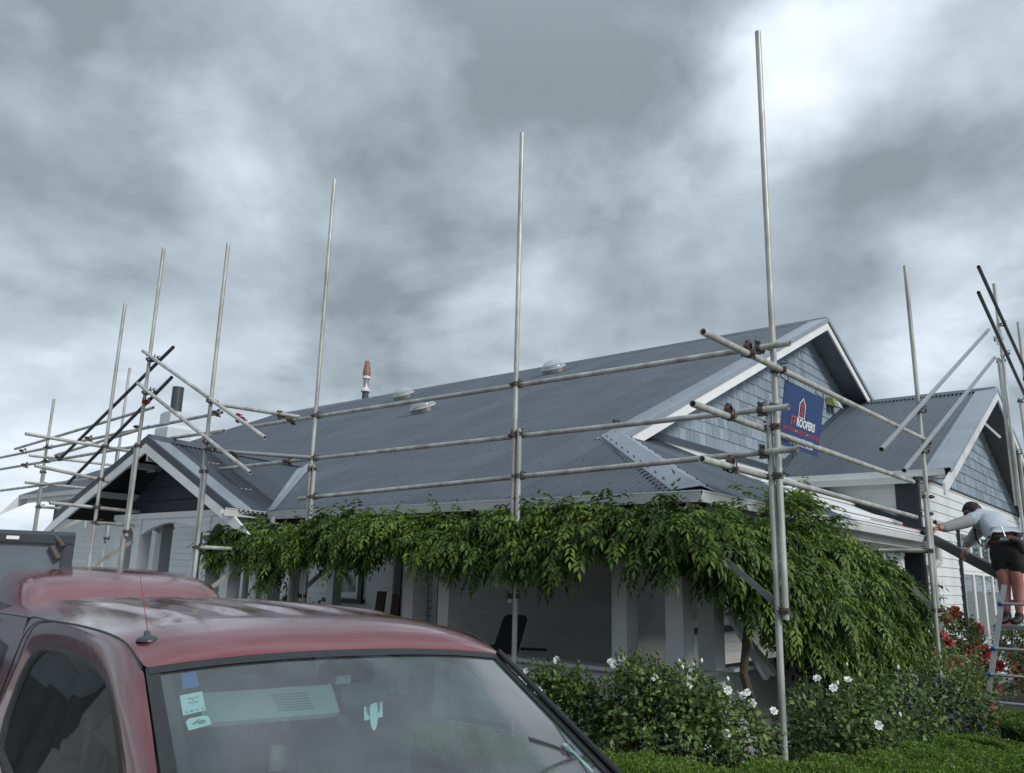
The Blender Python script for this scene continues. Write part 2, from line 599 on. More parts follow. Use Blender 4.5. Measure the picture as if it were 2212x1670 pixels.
# ------------------------------------------------------------------ house
T = 0.455
GY, GZ, GX = 6.3, 2.495, -3.2          # front gutter line, its height, side gutter line
BX = -5.32                              # main gable barge plane
RY, RZ = 16.2, 2.495 + T * (16.2 - 6.3)
WALLY = 9.45
HX = -5.80                              # gable wall and house corner
house = thing('bungalow', 'white weatherboard bungalow with a grey corrugated roof, shingled gables and a deep verandah', 'house', (-12, 9, 0))
PITCH = 0.0762


def corr(parent, O, U, S, lo, hi, u0, u1, amp=0.016, cover=0.762, name='roof_sheet', cuts=(), offs=0.0):
    """corrugated sheets on the plane O + u U + s S, from s = lo(u) to hi(u)"""
    O, U, S = [np.array(k, float) for k in (O, U, S)]
    U /= np.linalg.norm(U)
    S /= np.linalg.norm(S)
    n = np.cross(U, S)
    if n[2] < 0:
        n = -n
    k0, k1 = math.floor(u0 / cover), math.ceil(u1 / cover)
    for k in range(k0, k1):
        a, b = max(u0, k * cover), min(u1, (k + 1) * cover + PITCH * 0.5)
        if b - a < 0.01:
            continue
        us = [a]
        st = PITCH / 12
        q = math.ceil(a / st + 1e-6) * st
        while q < b - 1e-6:
            us.append(q)
            q += st
        us.append(b)
        us = sorted(set([x for x in us] + [c for c in cuts if a < c < b]))
        vs = []
        for x in us:
            h = amp * (2 * ((1 + math.cos(2 * PI * x / PITCH)) / 2) ** 2.1 - 1) + offs + 0.0008 * ((k % 2))
            l0, l1 = lo(x), hi(x)
            l1 = max(l1, l0 + .0005)
            vs += [O + U * x + S * l0 + n * h, O + U * x + S * l1 + n * h]
        fs = [(2 * i, 2 * i + 2, 2 * i + 3, 2 * i + 1) for i in range(len(us) - 1)]
        mb = MB()
        mb.add(vs, fs)
        build(mb, name, 'roof', parent, smooth='all')


cs = 1 / math.sqrt(1 + T * T)
YL = lambda y: (y - GY) / cs            # distance up the slope from a plan distance

roof = build(MB().box((-24.0, 9.6, 3.42), (-5.9, 9.8, 3.5)), 'main_roof', 'soffit', house)
PR = (-11.75, 8.53)                     # where the porch ridge dies into the main roof
EL, ER = -13.57, -9.40                  # porch eaves


def lo_main(x):
    if x > ER:
        y = GY - .03
    elif x > PR[0]:
        y = GY - .03 + (ER - x) / (ER - PR[0]) * (PR[1] - GY)
    elif x > EL:
        y = max(8.6, GY + (x - EL) / (PR[0] - EL) * (PR[1] - GY))
    else:
        y = 8.57
    return YL(y)


def hi_main(x):
    if x > BX:
        return YL(GY + (GX - x) + .0)
    return YL(RY)


corr(roof, (0, GY, GZ), (1, 0, 0), (0, 1, T), lo_main, hi_main, -24.35, GX - .02, cuts=(BX, BX - .001, ER, PR[0], EL))
# rear slope, seen only from above
mb = MB()
mb.add([(-24.35, RY, RZ), (BX, RY, RZ), (BX, 25.9, RZ - T * 9.7), (-24.35, 25.9, RZ - T * 9.7)], [(0, 3, 2, 1)])
build(mb, 'rear_roof_slope', 'roof', roof)
# side verandah roof: metal up to y = 10.3, then stripped to the paper
SIDEX = -5.86
corr(roof, (GX, 0, GZ), (0, 1, 0), (-1, 0, T), lambda y: -.03, lambda y: (min(y - GY, GX - SIDEX)) / cs, GY + .02, 10.35, cuts=(GY + GX - SIDEX,))
# underside of the verandah roof
mb = MB()
mb.add([(-9.3, GY + .1, 2.37), (GX - .1, GY + .1, 2.37), (GX - .1, 14.0, 2.37), (HX, 14.0, 2.37), (HX, WALLY, 2.37), (-9.3, WALLY, 2.37)], [(0, 5, 4, 3, 2, 1)])
build(mb, 'verandah_ceiling', 'ceil', house)
mb = MB()
mb.add([(-24.3, 8.65, 3.47), (-12.0, 8.65, 3.47), (-12.0, WALLY, 3.47), (-24.3, WALLY, 3.47)], [(0, 3, 2, 1)])
build(mb, 'eave_lining', 'oldtrim', house)


def P3(x, y, dz=0.0):
    """point on the main front plane"""
    return np.array((x, y, GZ + T * (y - GY) + dz))


def PS(x, y, dz=0.0):
    """point on the side verandah plane"""
    return np.array((x, y, GZ + T * (GX - x) + dz))


# screws: every second corrugation along the purlins
def screws(rows, parent):
    mb = MB()
    for pts in rows:
        for p in pts:
            p = np.array(p)
            r = .014
            v = [p + (math.cos(a) * r, math.sin(a) * r, 0) for a in (0, PI / 3, 2 * PI / 3, PI, 4 * PI / 3, 5 * PI / 3)] + [p + (0, 0, .011)]
            mb.add(v, [(i, (i + 1) % 6, 6) for i in range(6)])
    build(mb, 'roof_screw', 'screw', parent, kind='stuff')


rows = []
yy = GY + .06
k = 0
while yy < RY - .2:
    pts = []
    i = math.ceil(-24.2 / (PITCH * 2))
    while i * PITCH * 2 < GX - .1:
        x = i * PITCH * 2
        i += 1 if k == 0 or yy > RY - 1 else 2
        if lo_main(x) + .02 < YL(yy) < hi_main(x) - .1:
            pts.append(P3(x, yy, .011))
    rows.append(pts)
    yy += .22 if k == 0 else .86
    k += 1
for xx in (-3.26, -3.5, -4.3, -5.1):
    rows.append([PS(xx, y, .011) for y in np.arange(GY + .3 + (GX - xx), 10.3, PITCH * 3)])
screws(rows, roof)


def strip(name, a, b, c, d, mat_, parent, th=.004):
    """thin folded sheet with corners a b c d"""
    a, b, c, d = [np.array(k, float) for k in (a, b, c, d)]
    n = np.cross(b - a, d - a)
    n /= np.linalg.norm(n)
    if n[2] < 0:
        n = -n
    mb = MB()
    v = [a, b, c, d, a - n * th, b - n * th, c - n * th, d - n * th]
    mb.add(v, [(0, 1, 2, 3), (7, 6, 5, 4), (0, 4, 5, 1), (1, 5, 6, 2), (2, 6, 7, 3), (3, 7, 4, 0)])
    return build(mb, name, mat_, parent)


# ridge cap: two wings and a roll
mb = MB()
d = .17
mb.prism([(-24.4, RY - d, RZ - T * d + .016), (-24.4, RY - .02, RZ + .012), (-24.4, RY, RZ + .035), (-24.4, RY + .02, RZ + .012), (-24.4, RY + d, RZ - T * d + .016), (-24.4, RY, RZ - .0)], (24.4 + BX, 0, 0))
build(mb, 'ridge_cap', 'roof', roof)
mb = MB()
for i in range(int((24.3 + BX) / PITCH)):
    x = -24.3 + i * PITCH
    mb.add([(x - .02, RY - d - .03, RZ - T * (d + .03) + .012), (x + .02, RY - d - .03, RZ - T * (d + .03) + .012), (x + .02, RY - d, RZ - T * d + .016), (x - .02, RY - d, RZ - T * d + .016)], [(0, 1, 2, 3)])
build(mb, 'scalloped_edge', 'flashdark', roof, kind='stuff')

# barge flashing of the main gable: flat pan on the roof, roll over the edge, white board below
GT = np.array((0, 1, T)) * cs
hipY = GY + (GX - BX)
strip('barge_flashing', P3(BX + .03, hipY - .12, .020), P3(BX + .03, RY, .020), P3(BX - .30, RY, .014), P3(BX - .30, hipY - .10, .014), 'flash', roof)
mb = MB()
for s_, y0, y1 in ((1, hipY - .12, RY), (-1, 19.4, RY)):
    z0, z1 = RZ - T * abs(RY - y0), RZ
    mb.prism([(BX + .03, y0, z0 + .02), (BX + .045, y0, z0 + .012), (BX + .045, y0, z0 - .075), (BX + .03, y0, z0 - .075)], (0, y1 - y0, z1 - z0))
build(mb, 'barge_capping', 'flash', roof)
mb = MB()
for s_, y0, y1 in ((1, hipY + .25, RY), (-1, 19.35, RY)):
    z0, z1 = RZ - T * abs(RY - y0), RZ
    mb.prism([(BX - .02, y0, z0 - .07), (BX + .012, y0, z0 - .07), (BX + .012, y0, z0 - .24), (BX - .02, y0, z0 - .24)], (0, y1 - y0, z1 - z0))
build(mb, 'bargeboard', 'trim', house)
# soffit under the gable overhang
for s_, y0 in ((1, 8.7), (-1, 21.0)):
    z0 = RZ - T * abs(RY - y0)
    mb = MB()
    mb.add([(BX, y0, z0 - .10), (BX, RY, RZ - .10), (HX, RY, RZ - .10), (HX, y0, z0 - .10)], [(0, 1, 2, 3) if s_ < 0 else (3, 2, 1, 0)])
    build(mb, 'gable_soffit', 'soffit', house)
# hip cap
a0, a1 = np.array((GX + .02, GY - .02, GZ + .015)), np.array((BX - .02, hipY + .02, GZ + T * (hipY - GY) + .03))
wd = .20
mb = MB()
for (q, dirv) in ((0, np.array((-1, 0, 0))), (1, np.array((0, 1, 0)))):
    # wings lie on the front plane (towards -x) and on the side plane (towards +y)
    off0 = dirv * wd * 1.4
    p = [a0 + (0, 0, .022), a1 + (0, 0, .022), a1 + off0 + (0, 0, -.004), a0 + off0 + (0, 0, -.004)]
    mb.add(p, [(0, 1, 2, 3) if q == 1 else (3, 2, 1, 0)])
    mb.add([k - np.array((0, 0, .006)) for k in p], [(3, 2, 1, 0) if q == 1 else (0, 1, 2, 3)])
build(mb, 'hip_cap', 'flash', roof)
mb = MB()
nseg = 26
for i in range(nseg):
    t0, t1 = i / nseg, (i + .7) / nseg
    b0, b1 = a0 + (a1 - a0) * t0, a0 + (a1 - a0) * t1
    o1, o2 = np.array((-wd * 1.38, 0, .004)), np.array((-wd * 1.38 - .06, 0, -.012))
    mb.add([b0 + o1, b1 + o1, b1 + o2, b0 + o2], [(0, 1, 2, 3)])
build(mb, 'hip_soft_edge', 'flashdark', roof, kind='stuff')
mb = MB()
for i in range(11):
    for sd in (0, 1):
        p = a0 + (a1 - a0) * (i + .5) / 11 + (np.array((-.22, 0, .008)) if sd == 0 else np.array((0, .22, .008)))
        mb.lathe(p, [(.014, 0), (.010, .012), (.001, .014)], 6)
build(mb, 'hip_screw', 'screw', roof, kind='stuff')

# ---- porch gable
PY, PX, PZ = 5.6, -11.42, 3.567
PT = (PZ - 2.49) / (PX - EL)
A = np.array((PX, PY, PZ))
RB = np.array((PR[0], PR[1], GZ + T * (PR[1] - GY)))
porch = build(MB().box((-12.7, 5.95, 2.47), (-9.7, 6.05, 2.5)), 'porch_roof', 'soffit', house)


def porch_side(e, sgn, valley):
    O = A.copy()
    U = (RB - A)
    Lr = np.linalg.norm(U)
    U = U / Lr
    foot = np.array((e, PY, 2.49))
    S = foot - A
    S = S - U * (S @ U)
    S /= np.linalg.norm(S)
    ls = (foot - A) @ S
    vb = np.array(valley, float)

    def hi(u):
        # from ridge down: s from 0 to eave or to the valley line
        r0 = (vb - A) @ U
        if u <= r0:
            return ls + .03
        return ls * max(0.0, (Lr - u)) / (Lr - r0)
    corr(porch, O, U, S, lambda u: .0, hi, 0.0, Lr, cuts=((vb - A) @ U,))
    return U, S, ls


U1, S1, l1 = porch_side(ER + .10, 1, (ER, GY, GZ))
U2, S2, l2 = porch_side(EL, -1, (EL, GY, GZ))
up = np.array((0, 0, 1.0))
# valley tray between the porch roof and the main roof
va, vb_ = np.array((ER + .04, GY - .03, GZ + .012)), RB + (0, 0, .03)
strip('valley_tray', va, vb_, vb_ + (.02, -.15, -.04), va + (.14, .0, -.0), 'flash', porch)
strip('valley_tray', va + (.16, 0, .012), vb_ + (.22, .02, .02), vb_, va, 'flash', porch)
# porch ridge cap
mb = MB()
for S_, sg in ((S1, 1), (S2, -1)):
    p = [A + (0, -.02, .04), RB + (0, .05, .045), RB + S_ * .17 + (0, .05, .03), A + S_ * .17 + (0, -.02, .022)]
    mb.add(p, [(0, 1, 2, 3) if sg < 0 else (3, 2, 1, 0)])
    mb.add([k - up * .006 for k in p], [(3, 2, 1, 0) if sg < 0 else (0, 1, 2, 3)])
build(mb, 'ridge_cap', 'flashdark', porch)
for S_, e, l_ in ((S1, ER + .1, l1), (S2, EL, l2)):
    foot = A + S_ * l_
    nrm_ = np.array((0, 0, 1.0))
    # pan on the roof
    strip('barge_flashing', A + (0, -.03, .022), foot + (0, -.03, .022), foot + U1 * .24 + (0, 0, .016), A + U1 * .24 + (0, 0, .016), 'flash', porch)
    mb = MB()
    mb.prism([A + (0, -.03, .02), A + (0, -.045, .01), A + (0, -.045, -.10), A + (0, -.03, -.10)], foot - A)
    build(mb, 'barge_capping', 'flashdark', porch)
    # white bargeboard, kicked foot that tapers to a point
    tip = foot + (foot - A) / np.linalg.norm(foot - A) * .36
    mb = MB()
    q = [A + (0, 0, -.085), foot + (0, 0, -.085), tip + (0, 0, -.15), foot + (0, 0, -.23), A + (0, 0, -.235)]
    q = [k + (0, -.045, 0) for k in q]
    mb.prism(q, (0, .03, 0))
    build(mb, 'bargeboard', 'trim', porch)
    # outriggers and lining
    for fy in (.25, .62):
        b0 = A + S_ * l_ * fy + (0, 0, -.10)
        build(MB().beam(b0, b0 + (0, .75, 0), .045, .09), 'outrigger', 'oldtrim', porch)
    mb = MB()
    s0 = A + (0, -.02, -.05)
    s1 = foot + (0, -.02, -.05)
    mb.add([s0, s1, s1 + (0, .9, 0), s0 + (0, .9, 0)], [(0, 1, 2, 3), (3, 2, 1, 0)])
    build(mb, 'sarking', 'black', porch)
build(MB().beam(A + (0, .0, -.30), A + (0, .5, -.30), .05, .10), 'outrigger', 'oldtrim', porch)
# porch gable infill: dark wide boards
pg = build(MB().prism([(-12.72, 6.02, 2.50), (-10.02, 6.02, 2.50), (-11.42, 6.02, 3.35)], (0, .04, 0)), 'porch_gable', 'navy', house)
for r_ in range(4):
    z0 = 2.505 + r_ * .2
    hw0, hw1 = 1.36 * (1 - (z0 - 2.5) / .86), 1.36 * max(0, 1 - (z0 + .19 - 2.5) / .86)
    x0 = -11.42 - hw0
    n_ = max(1, int(round(hw0 * 2 / .55)))
    for j in range(n_):
        xa, xb = x0 + j * 2 * hw0 / n_, x0 + (j + 1) * 2 * hw0 / n_ - .006
        ta, tb = max(xa, -11.42 - hw1), min(xb, -11.42 + hw1)
        if ta >= tb:
            ta = tb = (xa + xb) / 2 if xa > -11.42 - hw1 else xa
            continue
        mb = MB()
        mb.add([(xa, 5.985, z0), (xb, 5.985, z0), (tb, 6.01, z0 + .19), (ta, 6.01, z0 + .19), (xa, 6.018, z0), (xb, 6.018, z0), (tb, 6.018, z0 + .19), (ta, 6.018, z0 + .19)],
               [(0, 1, 2, 3), (7, 6, 5, 4), (0, 4, 5, 1), (1, 5, 6, 2), (2, 6, 7, 3), (3, 7, 4, 0)])
        build(mb, 'wide_shingle', 'navy', pg)
# porch beams with arched spandrels
def arch(name, x0, x1, y, ztop, zfoot, zcrown, th=.07, axis=0, n=18):
    pts = []
    if axis == 0:
        f = lambda a, z: (a, y, z)
    else:
        f = lambda a, z: (y, a, z)
    mb = MB()
    for i in range(n):
        a, b = x0 + (x1 - x0) * i / n, x0 + (x1 - x0) * (i + 1) / n
        za = zfoot + (zcrown - zfoot) * math.sin(PI * i / n) ** .8
        zb = zfoot + (zcrown - zfoot) * math.sin(PI * (i + 1) / n) ** .8
        ext = (0, th, 0) if axis == 0 else (-th, 0, 0)
        mb.prism([f(a, za), f(b, zb), f(b, ztop), f(a, ztop)], ext)
    build(mb, name, 'trim', house)


build(MB().box((-12.75, 5.86, 2.43), (-9.42, 5.95, 2.51)), 'porch_beam', 'trim', house)
arch('arched_spandrel', -11.88, -10.18, 5.88, 2.428, 2.20, 2.37)
arch('arched_spandrel', -12.47, -12.10, 5.88, 2.428, 2.20, 2.33, n=8)
arch('arched_spandrel', -10.02, -9.66, 5.88, 2.428, 2.20, 2.33, n=8)
arch('arched_spandrel', 6.05, 6.55, -9.52, 2.428, 2.20, 2.34, axis=1, n=8)
arch('arched_spandrel', 6.05, 6.55, -12.52, 2.428, 2.20, 2.34, axis=1, n=8)


def column(x0, x1, y0, y1, z0=.3, z1=2.3):
    mb = MB().box((x0, y0, z0), (x1, y1, z1))
    mb.box((x0 - .012, y0 - .012, z1 - .09), (x1 + .012, y1 + .012, z1 - .05))
    mb.box((x0 - .015, y0 - .015, z0), (x1 + .015, y1 + .015, z0 + .12))
    build(mb, 'column', 'trim', house)


for c in ((-12.65, -12.47, 5.87, 6.05), (-12.08, -11.90, 5.87, 6.05), (-10.18, -10.02, 5.87, 6.05), (-9.66, -9.48, 5.87, 6.05), (-12.65, -12.47, 6.50, 6.68), (-12.05, -11.9, 7.9, 8.06), (-10.1, -9.95, 7.9, 8.06)):
    column(*c, z0=.2, z1=2.43)
for c in ((-9.91, -9.75, 6.65, 6.85), (-9.30, -9.15, 6.65, 6.85), (-7.11, -6.95, 6.65, 6.88), (-6.55, -6.39, 6.65, 6.88), (-4.30, -4.14, 6.65, 6.85), (-3.74, -3.57, 6.65, 6.85), (-3.74, -3.57, 7.25, 7.45),
          (-3.74, -3.57, 10.3, 10.5), (-3.74, -3.57, 10.9, 11.1), (-3.74, -3.57, 13.5, 13.7)):
    column(*c)
# verandah floor, low wall and beam
build(MB().box((-12.7, 5.9, 0.02), (-9.4, WALLY, .2)), 'porch_floor', 'floor', house)
build(MB().box((-9.3, 6.7, .1), (-3.6, WALLY, .33)).box((HX, WALLY, .1), (-3.6, 14.0, .33)), 'verandah_floor', 'floor', house)
build(MB().box((-9.5, 6.66, 2.27), (-3.55, 6.78, 2.372)).box((-3.70, 6.78, 2.27), (-3.57, 14.0, 2.372)), 'verandah_beam', 'trim', house)
arch('arched_spandrel', 7.45, 10.3, -3.58, 2.27, 2.0, 2.25, axis=1)
arch('arched_spandrel', 11.1, 13.5, -3.58, 2.27, 1.95, 2.25, axis=1)


# ---- weatherboards
def boards(wall, p0, p1, z0, z1, out, openings=(), mk='white', pitch=.137):
    """boards between plan points p0 and p1; out is the outward normal; openings (a, b, z0, z1) along the wall"""
    p0, p1, out = np.array((*p0, 0.), float), np.array((*p1, 0.), float), np.array((*out, 0.), float)
    d = p1 - p0
    Lw = np.linalg.norm(d)
    d /= Lw
    key = (mk,)
    z = z0
    while z < z1 - .02:
        h = min(pitch, z1 - z)
        segs = [(0, Lw)]
        for (a, b, za, zb) in openings:
            if za < z + h * .5 < zb:
                ns = []
                for (s0, s1) in segs:
                    if a > s0:
                        ns.append((s0, min(a, s1)))
                    if b < s1:
                        ns.append((max(b, s0), s1))
                segs = [q for q in ns if q[1] - q[0] > .02]
        for s0, s1 in segs:
            # long walls: butt joint somewhere
            cuts = [s0] + ([s0 + (s1 - s0) * rnd.uniform(.3, .7)] if s1 - s0 > 4.5 else []) + [s1]
            for c0, c1 in zip(cuts, cuts[1:]):
                a, b = p0 + d * (c0 + .001), p0 + d * (c1 - .001)
                q = [a + (0, 0, z - .012), a + out * .024 + (0, 0, z - .012), a + out * .021 + (0, 0, z + .004), a + out * .007 + (0, 0, z + h), a + (0, 0, z + h)]
                mb = MB().prism(q, b - a)
                build(mb, 'weatherboard', mk, wall)
        z += pitch


def window(cx, cy, axis, w_, h_, z0, out, lights=3, transom=0.0, trim='dark', sash='trim', parent=None, head=True):
    """window centred at (cx, cy); axis = unit plan vector along the wall"""
    ax = np.array((*axis, 0.), float)
    on = np.array((*out, 0.), float)
    c = np.array((cx, cy, z0), float)
    zv = np.array((0, 0, 1.0))

    def rect(mb, a, b, za, zb, d0, d1):
        o = c + ax * a + zv * za + on * d0
        mb.obox(o, ax * (b - a), zv * (zb - za), on * (d1 - d0))
    f = MB()
    t = .10
    rect(f, -w_ / 2 - t, -w_ / 2, -.02, h_ + t, -.02, .045)
    rect(f, w_ / 2, w_ / 2 + t, -.02, h_ + t, -.02, .045)
    if head:
        rect(f, -w_ / 2, w_ / 2, h_, h_ + t, -.02, .045)
    rect(f, -w_ / 2 - t - .06, w_ / 2 + t + .06, -.09, -.02, -.02, .10)
    fo = build(f, 'window', trim, parent or house)
    s = MB()
    lw = w_ / lights
    hh = h_ - transom
    st = .062
    for i in range(lights):
        a, b = -w_ / 2 + i * lw, -w_ / 2 + (i + 1) * lw
        for (za, zb) in ((0, hh - .03),) + (((hh + .03, h_),) if transom else ()):
            rect(s, a + .004, a + st, za, zb, -.01, .03)
            rect(s, b - st, b - .004, za, zb, -.01, .03)
            rect(s, a + st, b - st, za, za + st * 1.5, -.01, .03)
            rect(s, a + st, b - st, zb - st, zb, -.01, .03)
    if transom:
        rect(s, -w_ / 2, w_ / 2, hh - .028, hh + .028, -.012, .04)
    build(s, 'sash', sash, fo)
    for i in range(lights):
        a, b = -w_ / 2 + i * lw, -w_ / 2 + (i + 1) * lw
        for (za, zb) in ((0, hh - .03),) + (((hh + .03, h_),) if transom else ()):
            gmb = MB()
            rect(gmb, a + st, b - st, za + st, zb - st, .008, .012)
            build(gmb, 'pane', 'pane', fo)
    r = MB()
    rect(r, -w_ / 2, w_ / 2, 0, h_, -.06, -.045)
    build(r, 'room_dark_panel', 'roomdark', fo)  # dark panel standing in for the unlit room behind the panes
    return fo


# front wall behind the verandah
M['cream'] = mat('pale board paint', (0.62, 0.635, 0.625), 0.55, var=0.05, vscale=3, rnd_obj=0.03)
fw_ = build(MB().box((-9.35, WALLY, .2), (HX, WALLY + .1, 2.4)), 'front_wall', 'cream', house)
wx = lambda x: x + 9.35
boards(fw_, (-9.35, WALLY), (HX - .08, WALLY), .33, 2.37, (0, -1), openings=[(wx(-9.35), wx(-9.12), .2, 2.2)], mk='cream')
lw_ = build(MB().box((-24.0, WALLY, .2), (-9.36, WALLY + .1, 3.5)), 'front_wall', 'white', house)
wl = lambda x: x + 24.0
boards(lw_, (-24.0, WALLY), (-9.36, WALLY), .3, 3.46, (0, -1), openings=[(wl(-12.0), wl(-11.0), 1.2, 2.3), (wl(-10.35), wl(-9.3), .2, 2.3), (wl(-16.6), wl(-14.9), .2, 2.6)])
window(-11.55, WALLY - .001, (1, 0), .72, .95, 1.33, (0, -1), lights=1)
window(-15.7, WALLY - .001, (1, 0), 1.2, 1.5, .95, (0, -1), lights=2)
# entrance door with leadlight
dr = build(MB().box((-10.30, WALLY - .03, .2), (-10.15, WALLY + .02, 2.3)).box((-9.28, WALLY - .03, .2), (-9.10, WALLY + .02, 2.3)).box((-10.15, WALLY - .03, 2.15), (-9.28, WALLY + .02, 2.3)).box((-10.15, WALLY + .03, .33), (-9.28, WALLY + .05, 2.15)), 'front_door', 'dark', house)
build(MB().box((-9.95, WALLY - .01, .33), (-9.32, WALLY + .028, .95)).box((-9.95, WALLY - .01, .95), (-9.84, WALLY + .028, 2.1)).box((-9.43, WALLY - .01, .95), (-9.32, WALLY + .028, 2.1)).box((-9.84, WALLY - .01, 2.0), (-9.43, WALLY + .028, 2.1)), 'door_leaf', 'cream', dr)
build(MB().box((-9.84, WALLY, .95), (-9.43, WALLY + .01, 2.0)), 'pane', 'pane', dr)
mb = MB()
for i in range(9):
    mb.box((-9.84, WALLY - .006, 1.0 + i * .115), (-9.43, WALLY - .001, 1.008 + i * .115))
for i in range(3):
    mb.box((-9.74 + i * .1, WALLY - .007, .96), (-9.733 + i * .1, WALLY - .002, 2.0))
build(mb, 'leadlight', 'black', dr)
# corner board and side wall of the verandah
build(MB().box((HX - .09, WALLY - .03, .3), (HX + .03, WALLY + .09, 2.4)), 'corner_board', 'cream', house)
sw = build(MB().box((HX - .1, WALLY + .1, .2), (HX, 14.1, 3.8)), 'side_wall', 'cream', house)
boards(sw, (HX, WALLY + .09), (HX, 14.08), .33, 2.37, (1, 0), openings=[(1.15, 3.35, 1.05, 2.2)], mk='cream')
window(HX + .001, WALLY + .09 + 2.25, (0, 1), 2.0, 1.05, 1.12, (1, 0), lights=3)
# low verandah wall with cap
lwl = build(MB().box((-9.28, 6.72, .1), (-7.1, 6.82, .93)).box((-6.4, 6.72, .1), (-3.62, 6.82, .93)).box((-3.72, 6.82, .1), (-3.62, 14.0, .93)), 'verandah_wall', 'white', house)
boards(lwl, (-9.28, 6.72), (-7.12, 6.72), .12, .93, (0, -1))
boards(lwl, (-6.38, 6.72), (-3.60, 6.72), .12, .93, (0, -1))
boards(lwl, (-3.60, 6.72), (-3.60, 14.0), .12, .93, (1, 0))
build(MB().box((-9.28, 6.64, .93), (-7.12, 6.88, .965)).box((-6.38, 6.64, .93), (-3.54, 6.88, .965)).box((-3.78, 6.88, .93), (-3.54, 14.0, .965)), 'wall_cap', 'trim', house)


# ---- gutters
def gutter(a, b, out, name='gutter', par=None):
    a, b, out = np.array(a, float), np.array(b, float), np.array((*out, 0.), float)
    q = [(0, 0), (.012, 0), (.012, .012), (.004, .012), (.004, -.02), (-.006, -.085), (-.10, -.085), (-.10, -.01), (-.094, -.01), (-.094, -.079), (-.012, -.079), (-.004, -.02), (-.004, .0)]
    mb = MB().prism([a + out * u_ + (0, 0, v_) for u_, v_ in q], b - a)
    build(mb, name, 'gutter', par or house)


def fascia(a, b, out, h=.16, mk='trim', dz=-.02):
    a, b, out = np.array(a, float), np.array(b, float), np.array((*out, 0.), float)
    mb = MB().prism([a + out * -.11 + (0, 0, dz), a + out * -.13 + (0, 0, dz), a + out * -.13 + (0, 0, dz - h), a + out * -.11 + (0, 0, dz - h)], b - a)
    build(mb, 'fascia', mk, house)


gz = GZ - .012
gutter((ER + .02, GY - .03, gz), (GX + .03, GY - .03, gz), (0, -1))
gutter((GX + .03, GY - .03, gz - .001), (GX + .03, 14.65, gz - .001), (1, 0))
gutter((ER + .10, PY + .02, gz + .001), (ER + .02, GY - .03, gz + .001), (1, 0))
gutter((-24.2, 8.56, 3.52), (-13.2, 8.56, 3.52), (0, -1))
fascia((ER, GY, gz), (GX, GY, gz), (0, -1), mk='dark')  # dark tone stands for the shade of the vine under the gutter
fascia((GX, GY, gz), (GX, 14.0, gz), (1, 0), mk='cream')
fascia((-24.1, 8.6, 3.52), (-13.2, 8.6, 3.52), (0, -1))
# exposed rafter tails at the far left eave
for x in np.arange(-23.2, -13.5, .9):
    build(MB().prism([(x, 8.72, 3.44), (x, 9.44, 3.44), (x, 9.44, 3.30), (x, 8.80, 3.36)], (.045, 0, 0)), 'rafter_tail', 'trim', house)
# left rake foot
mb = MB().prism([(-24.33, 8.55, 3.50), (-24.33, 9.6, 3.98), (-24.33, 9.6, 3.80), (-24.33, 8.9, 3.40), (-24.33, 8.15, 2.98)], (-.03, 0, 0))
build(mb, 'bargeboard', 'oldtrim', house)
mb = MB().prism([(-24.33, 9.6, 3.98), (-24.33, RY, RZ), (-24.33, RY, RZ - .2), (-24.33, 9.6, 3.8)], (-.03, 0, 0))
build(mb, 'bargeboard', 'trim', house)
build(MB().box((-24.07, WALLY - .04, .2), (-23.93, WALLY + .1, 3.46)), 'corner_board', 'dark', house)
build(MB().box((-24.03, WALLY + .1, .2), (-23.9, 25.5, 3.46)), 'end_wall', 'white', house)
mb = MB().prism([(-23.95, WALLY, 3.46), (-23.95, 25.5, 3.46), (-23.95, RY, RZ - .1)], (-.08, 0, 0))
build(mb, 'end_gable', 'navy', house)
# downpipes
mb = MB().tube((-9.93, 6.42, .1), (-9.93, 6.42, 2.2), .042, 12)
mb.tube((-9.93, 6.42, 2.2), (-9.90, 6.30, 2.42), .042, 12)
build(mb, 'downpipe', 'pipewhite', house, smooth=True)
build(MB().tube((-8.87, 6.40, .1), (-8.87, 6.40, 2.3), .042, 12), 'downpipe', 'pipewhite', house, smooth=True)
build(MB().tube((-9.20, 6.26, 2.33), (-9.20, 6.26, 2.42), .035, 12), 'gutter_outlet', 'pipewhite', house, smooth=True)
mb = MB()
mb.tube((-3.26, 14.45, 2.42), (-3.26, 14.45, 2.20), .062, 14).tube((-3.26, 14.45, 2.24), (-3.26, 14.45, 2.17), .07, 14)
mb.tube((-3.26, 14.45, 2.15), (-3.30, 14.15, 2.05), .055, 14).tube((-3.30, 14.22, 2.07), (-3.30, 14.22, .05), .055, 14)
build(mb, 'downpipe', 'pipewhite', house, smooth=True)

# ---- stripped end of the side verandah roof: paper, battens of white board, dark apron
pr_ = build(MB().add([PS(GX + .02, 10.35, .0), PS(GX + .02, 14.08, .0), PS(SIDEX, 14.08, .0), PS(SIDEX, 10.35, .0)], [(0, 1, 2, 3)]), 'building_paper', 'wrap', house)
for (x0, y0, x1, y1, w_) in ((-3.75, 10.4, -3.7, 14.0, .16), (-4.5, 10.5, -4.4, 14.0, .15), (-5.2, 10.5, -5.3, 14.0, .15), (-3.32, 10.4, -3.34, 14.0, .10)):
    a, b = PS(x0, y0, .03), PS(x1, y1, .03)
    build(MB().beam(a, b, w_, .03, up=(T, 0, 1)), 'roof_board', 'trim', house)
build(MB().beam(PS(-3.28, 11.2, .06), PS(-3.28, 14.0, .06), .015, .008, up=(T, 0, 1)), 'red_string_line', 'redclamp', house)
apr = MB()
a, b = np.array((-5.82, 14.03, GZ + T * 2.62 + .10)), np.array((-3.22, 14.03, GZ + .12))
apr.prism([a, a + (0, .045, 0), a + (0, .045, -.17), a + (0, 0, -.17)], b - a)
build(apr, 'apron_board', 'dark', house)
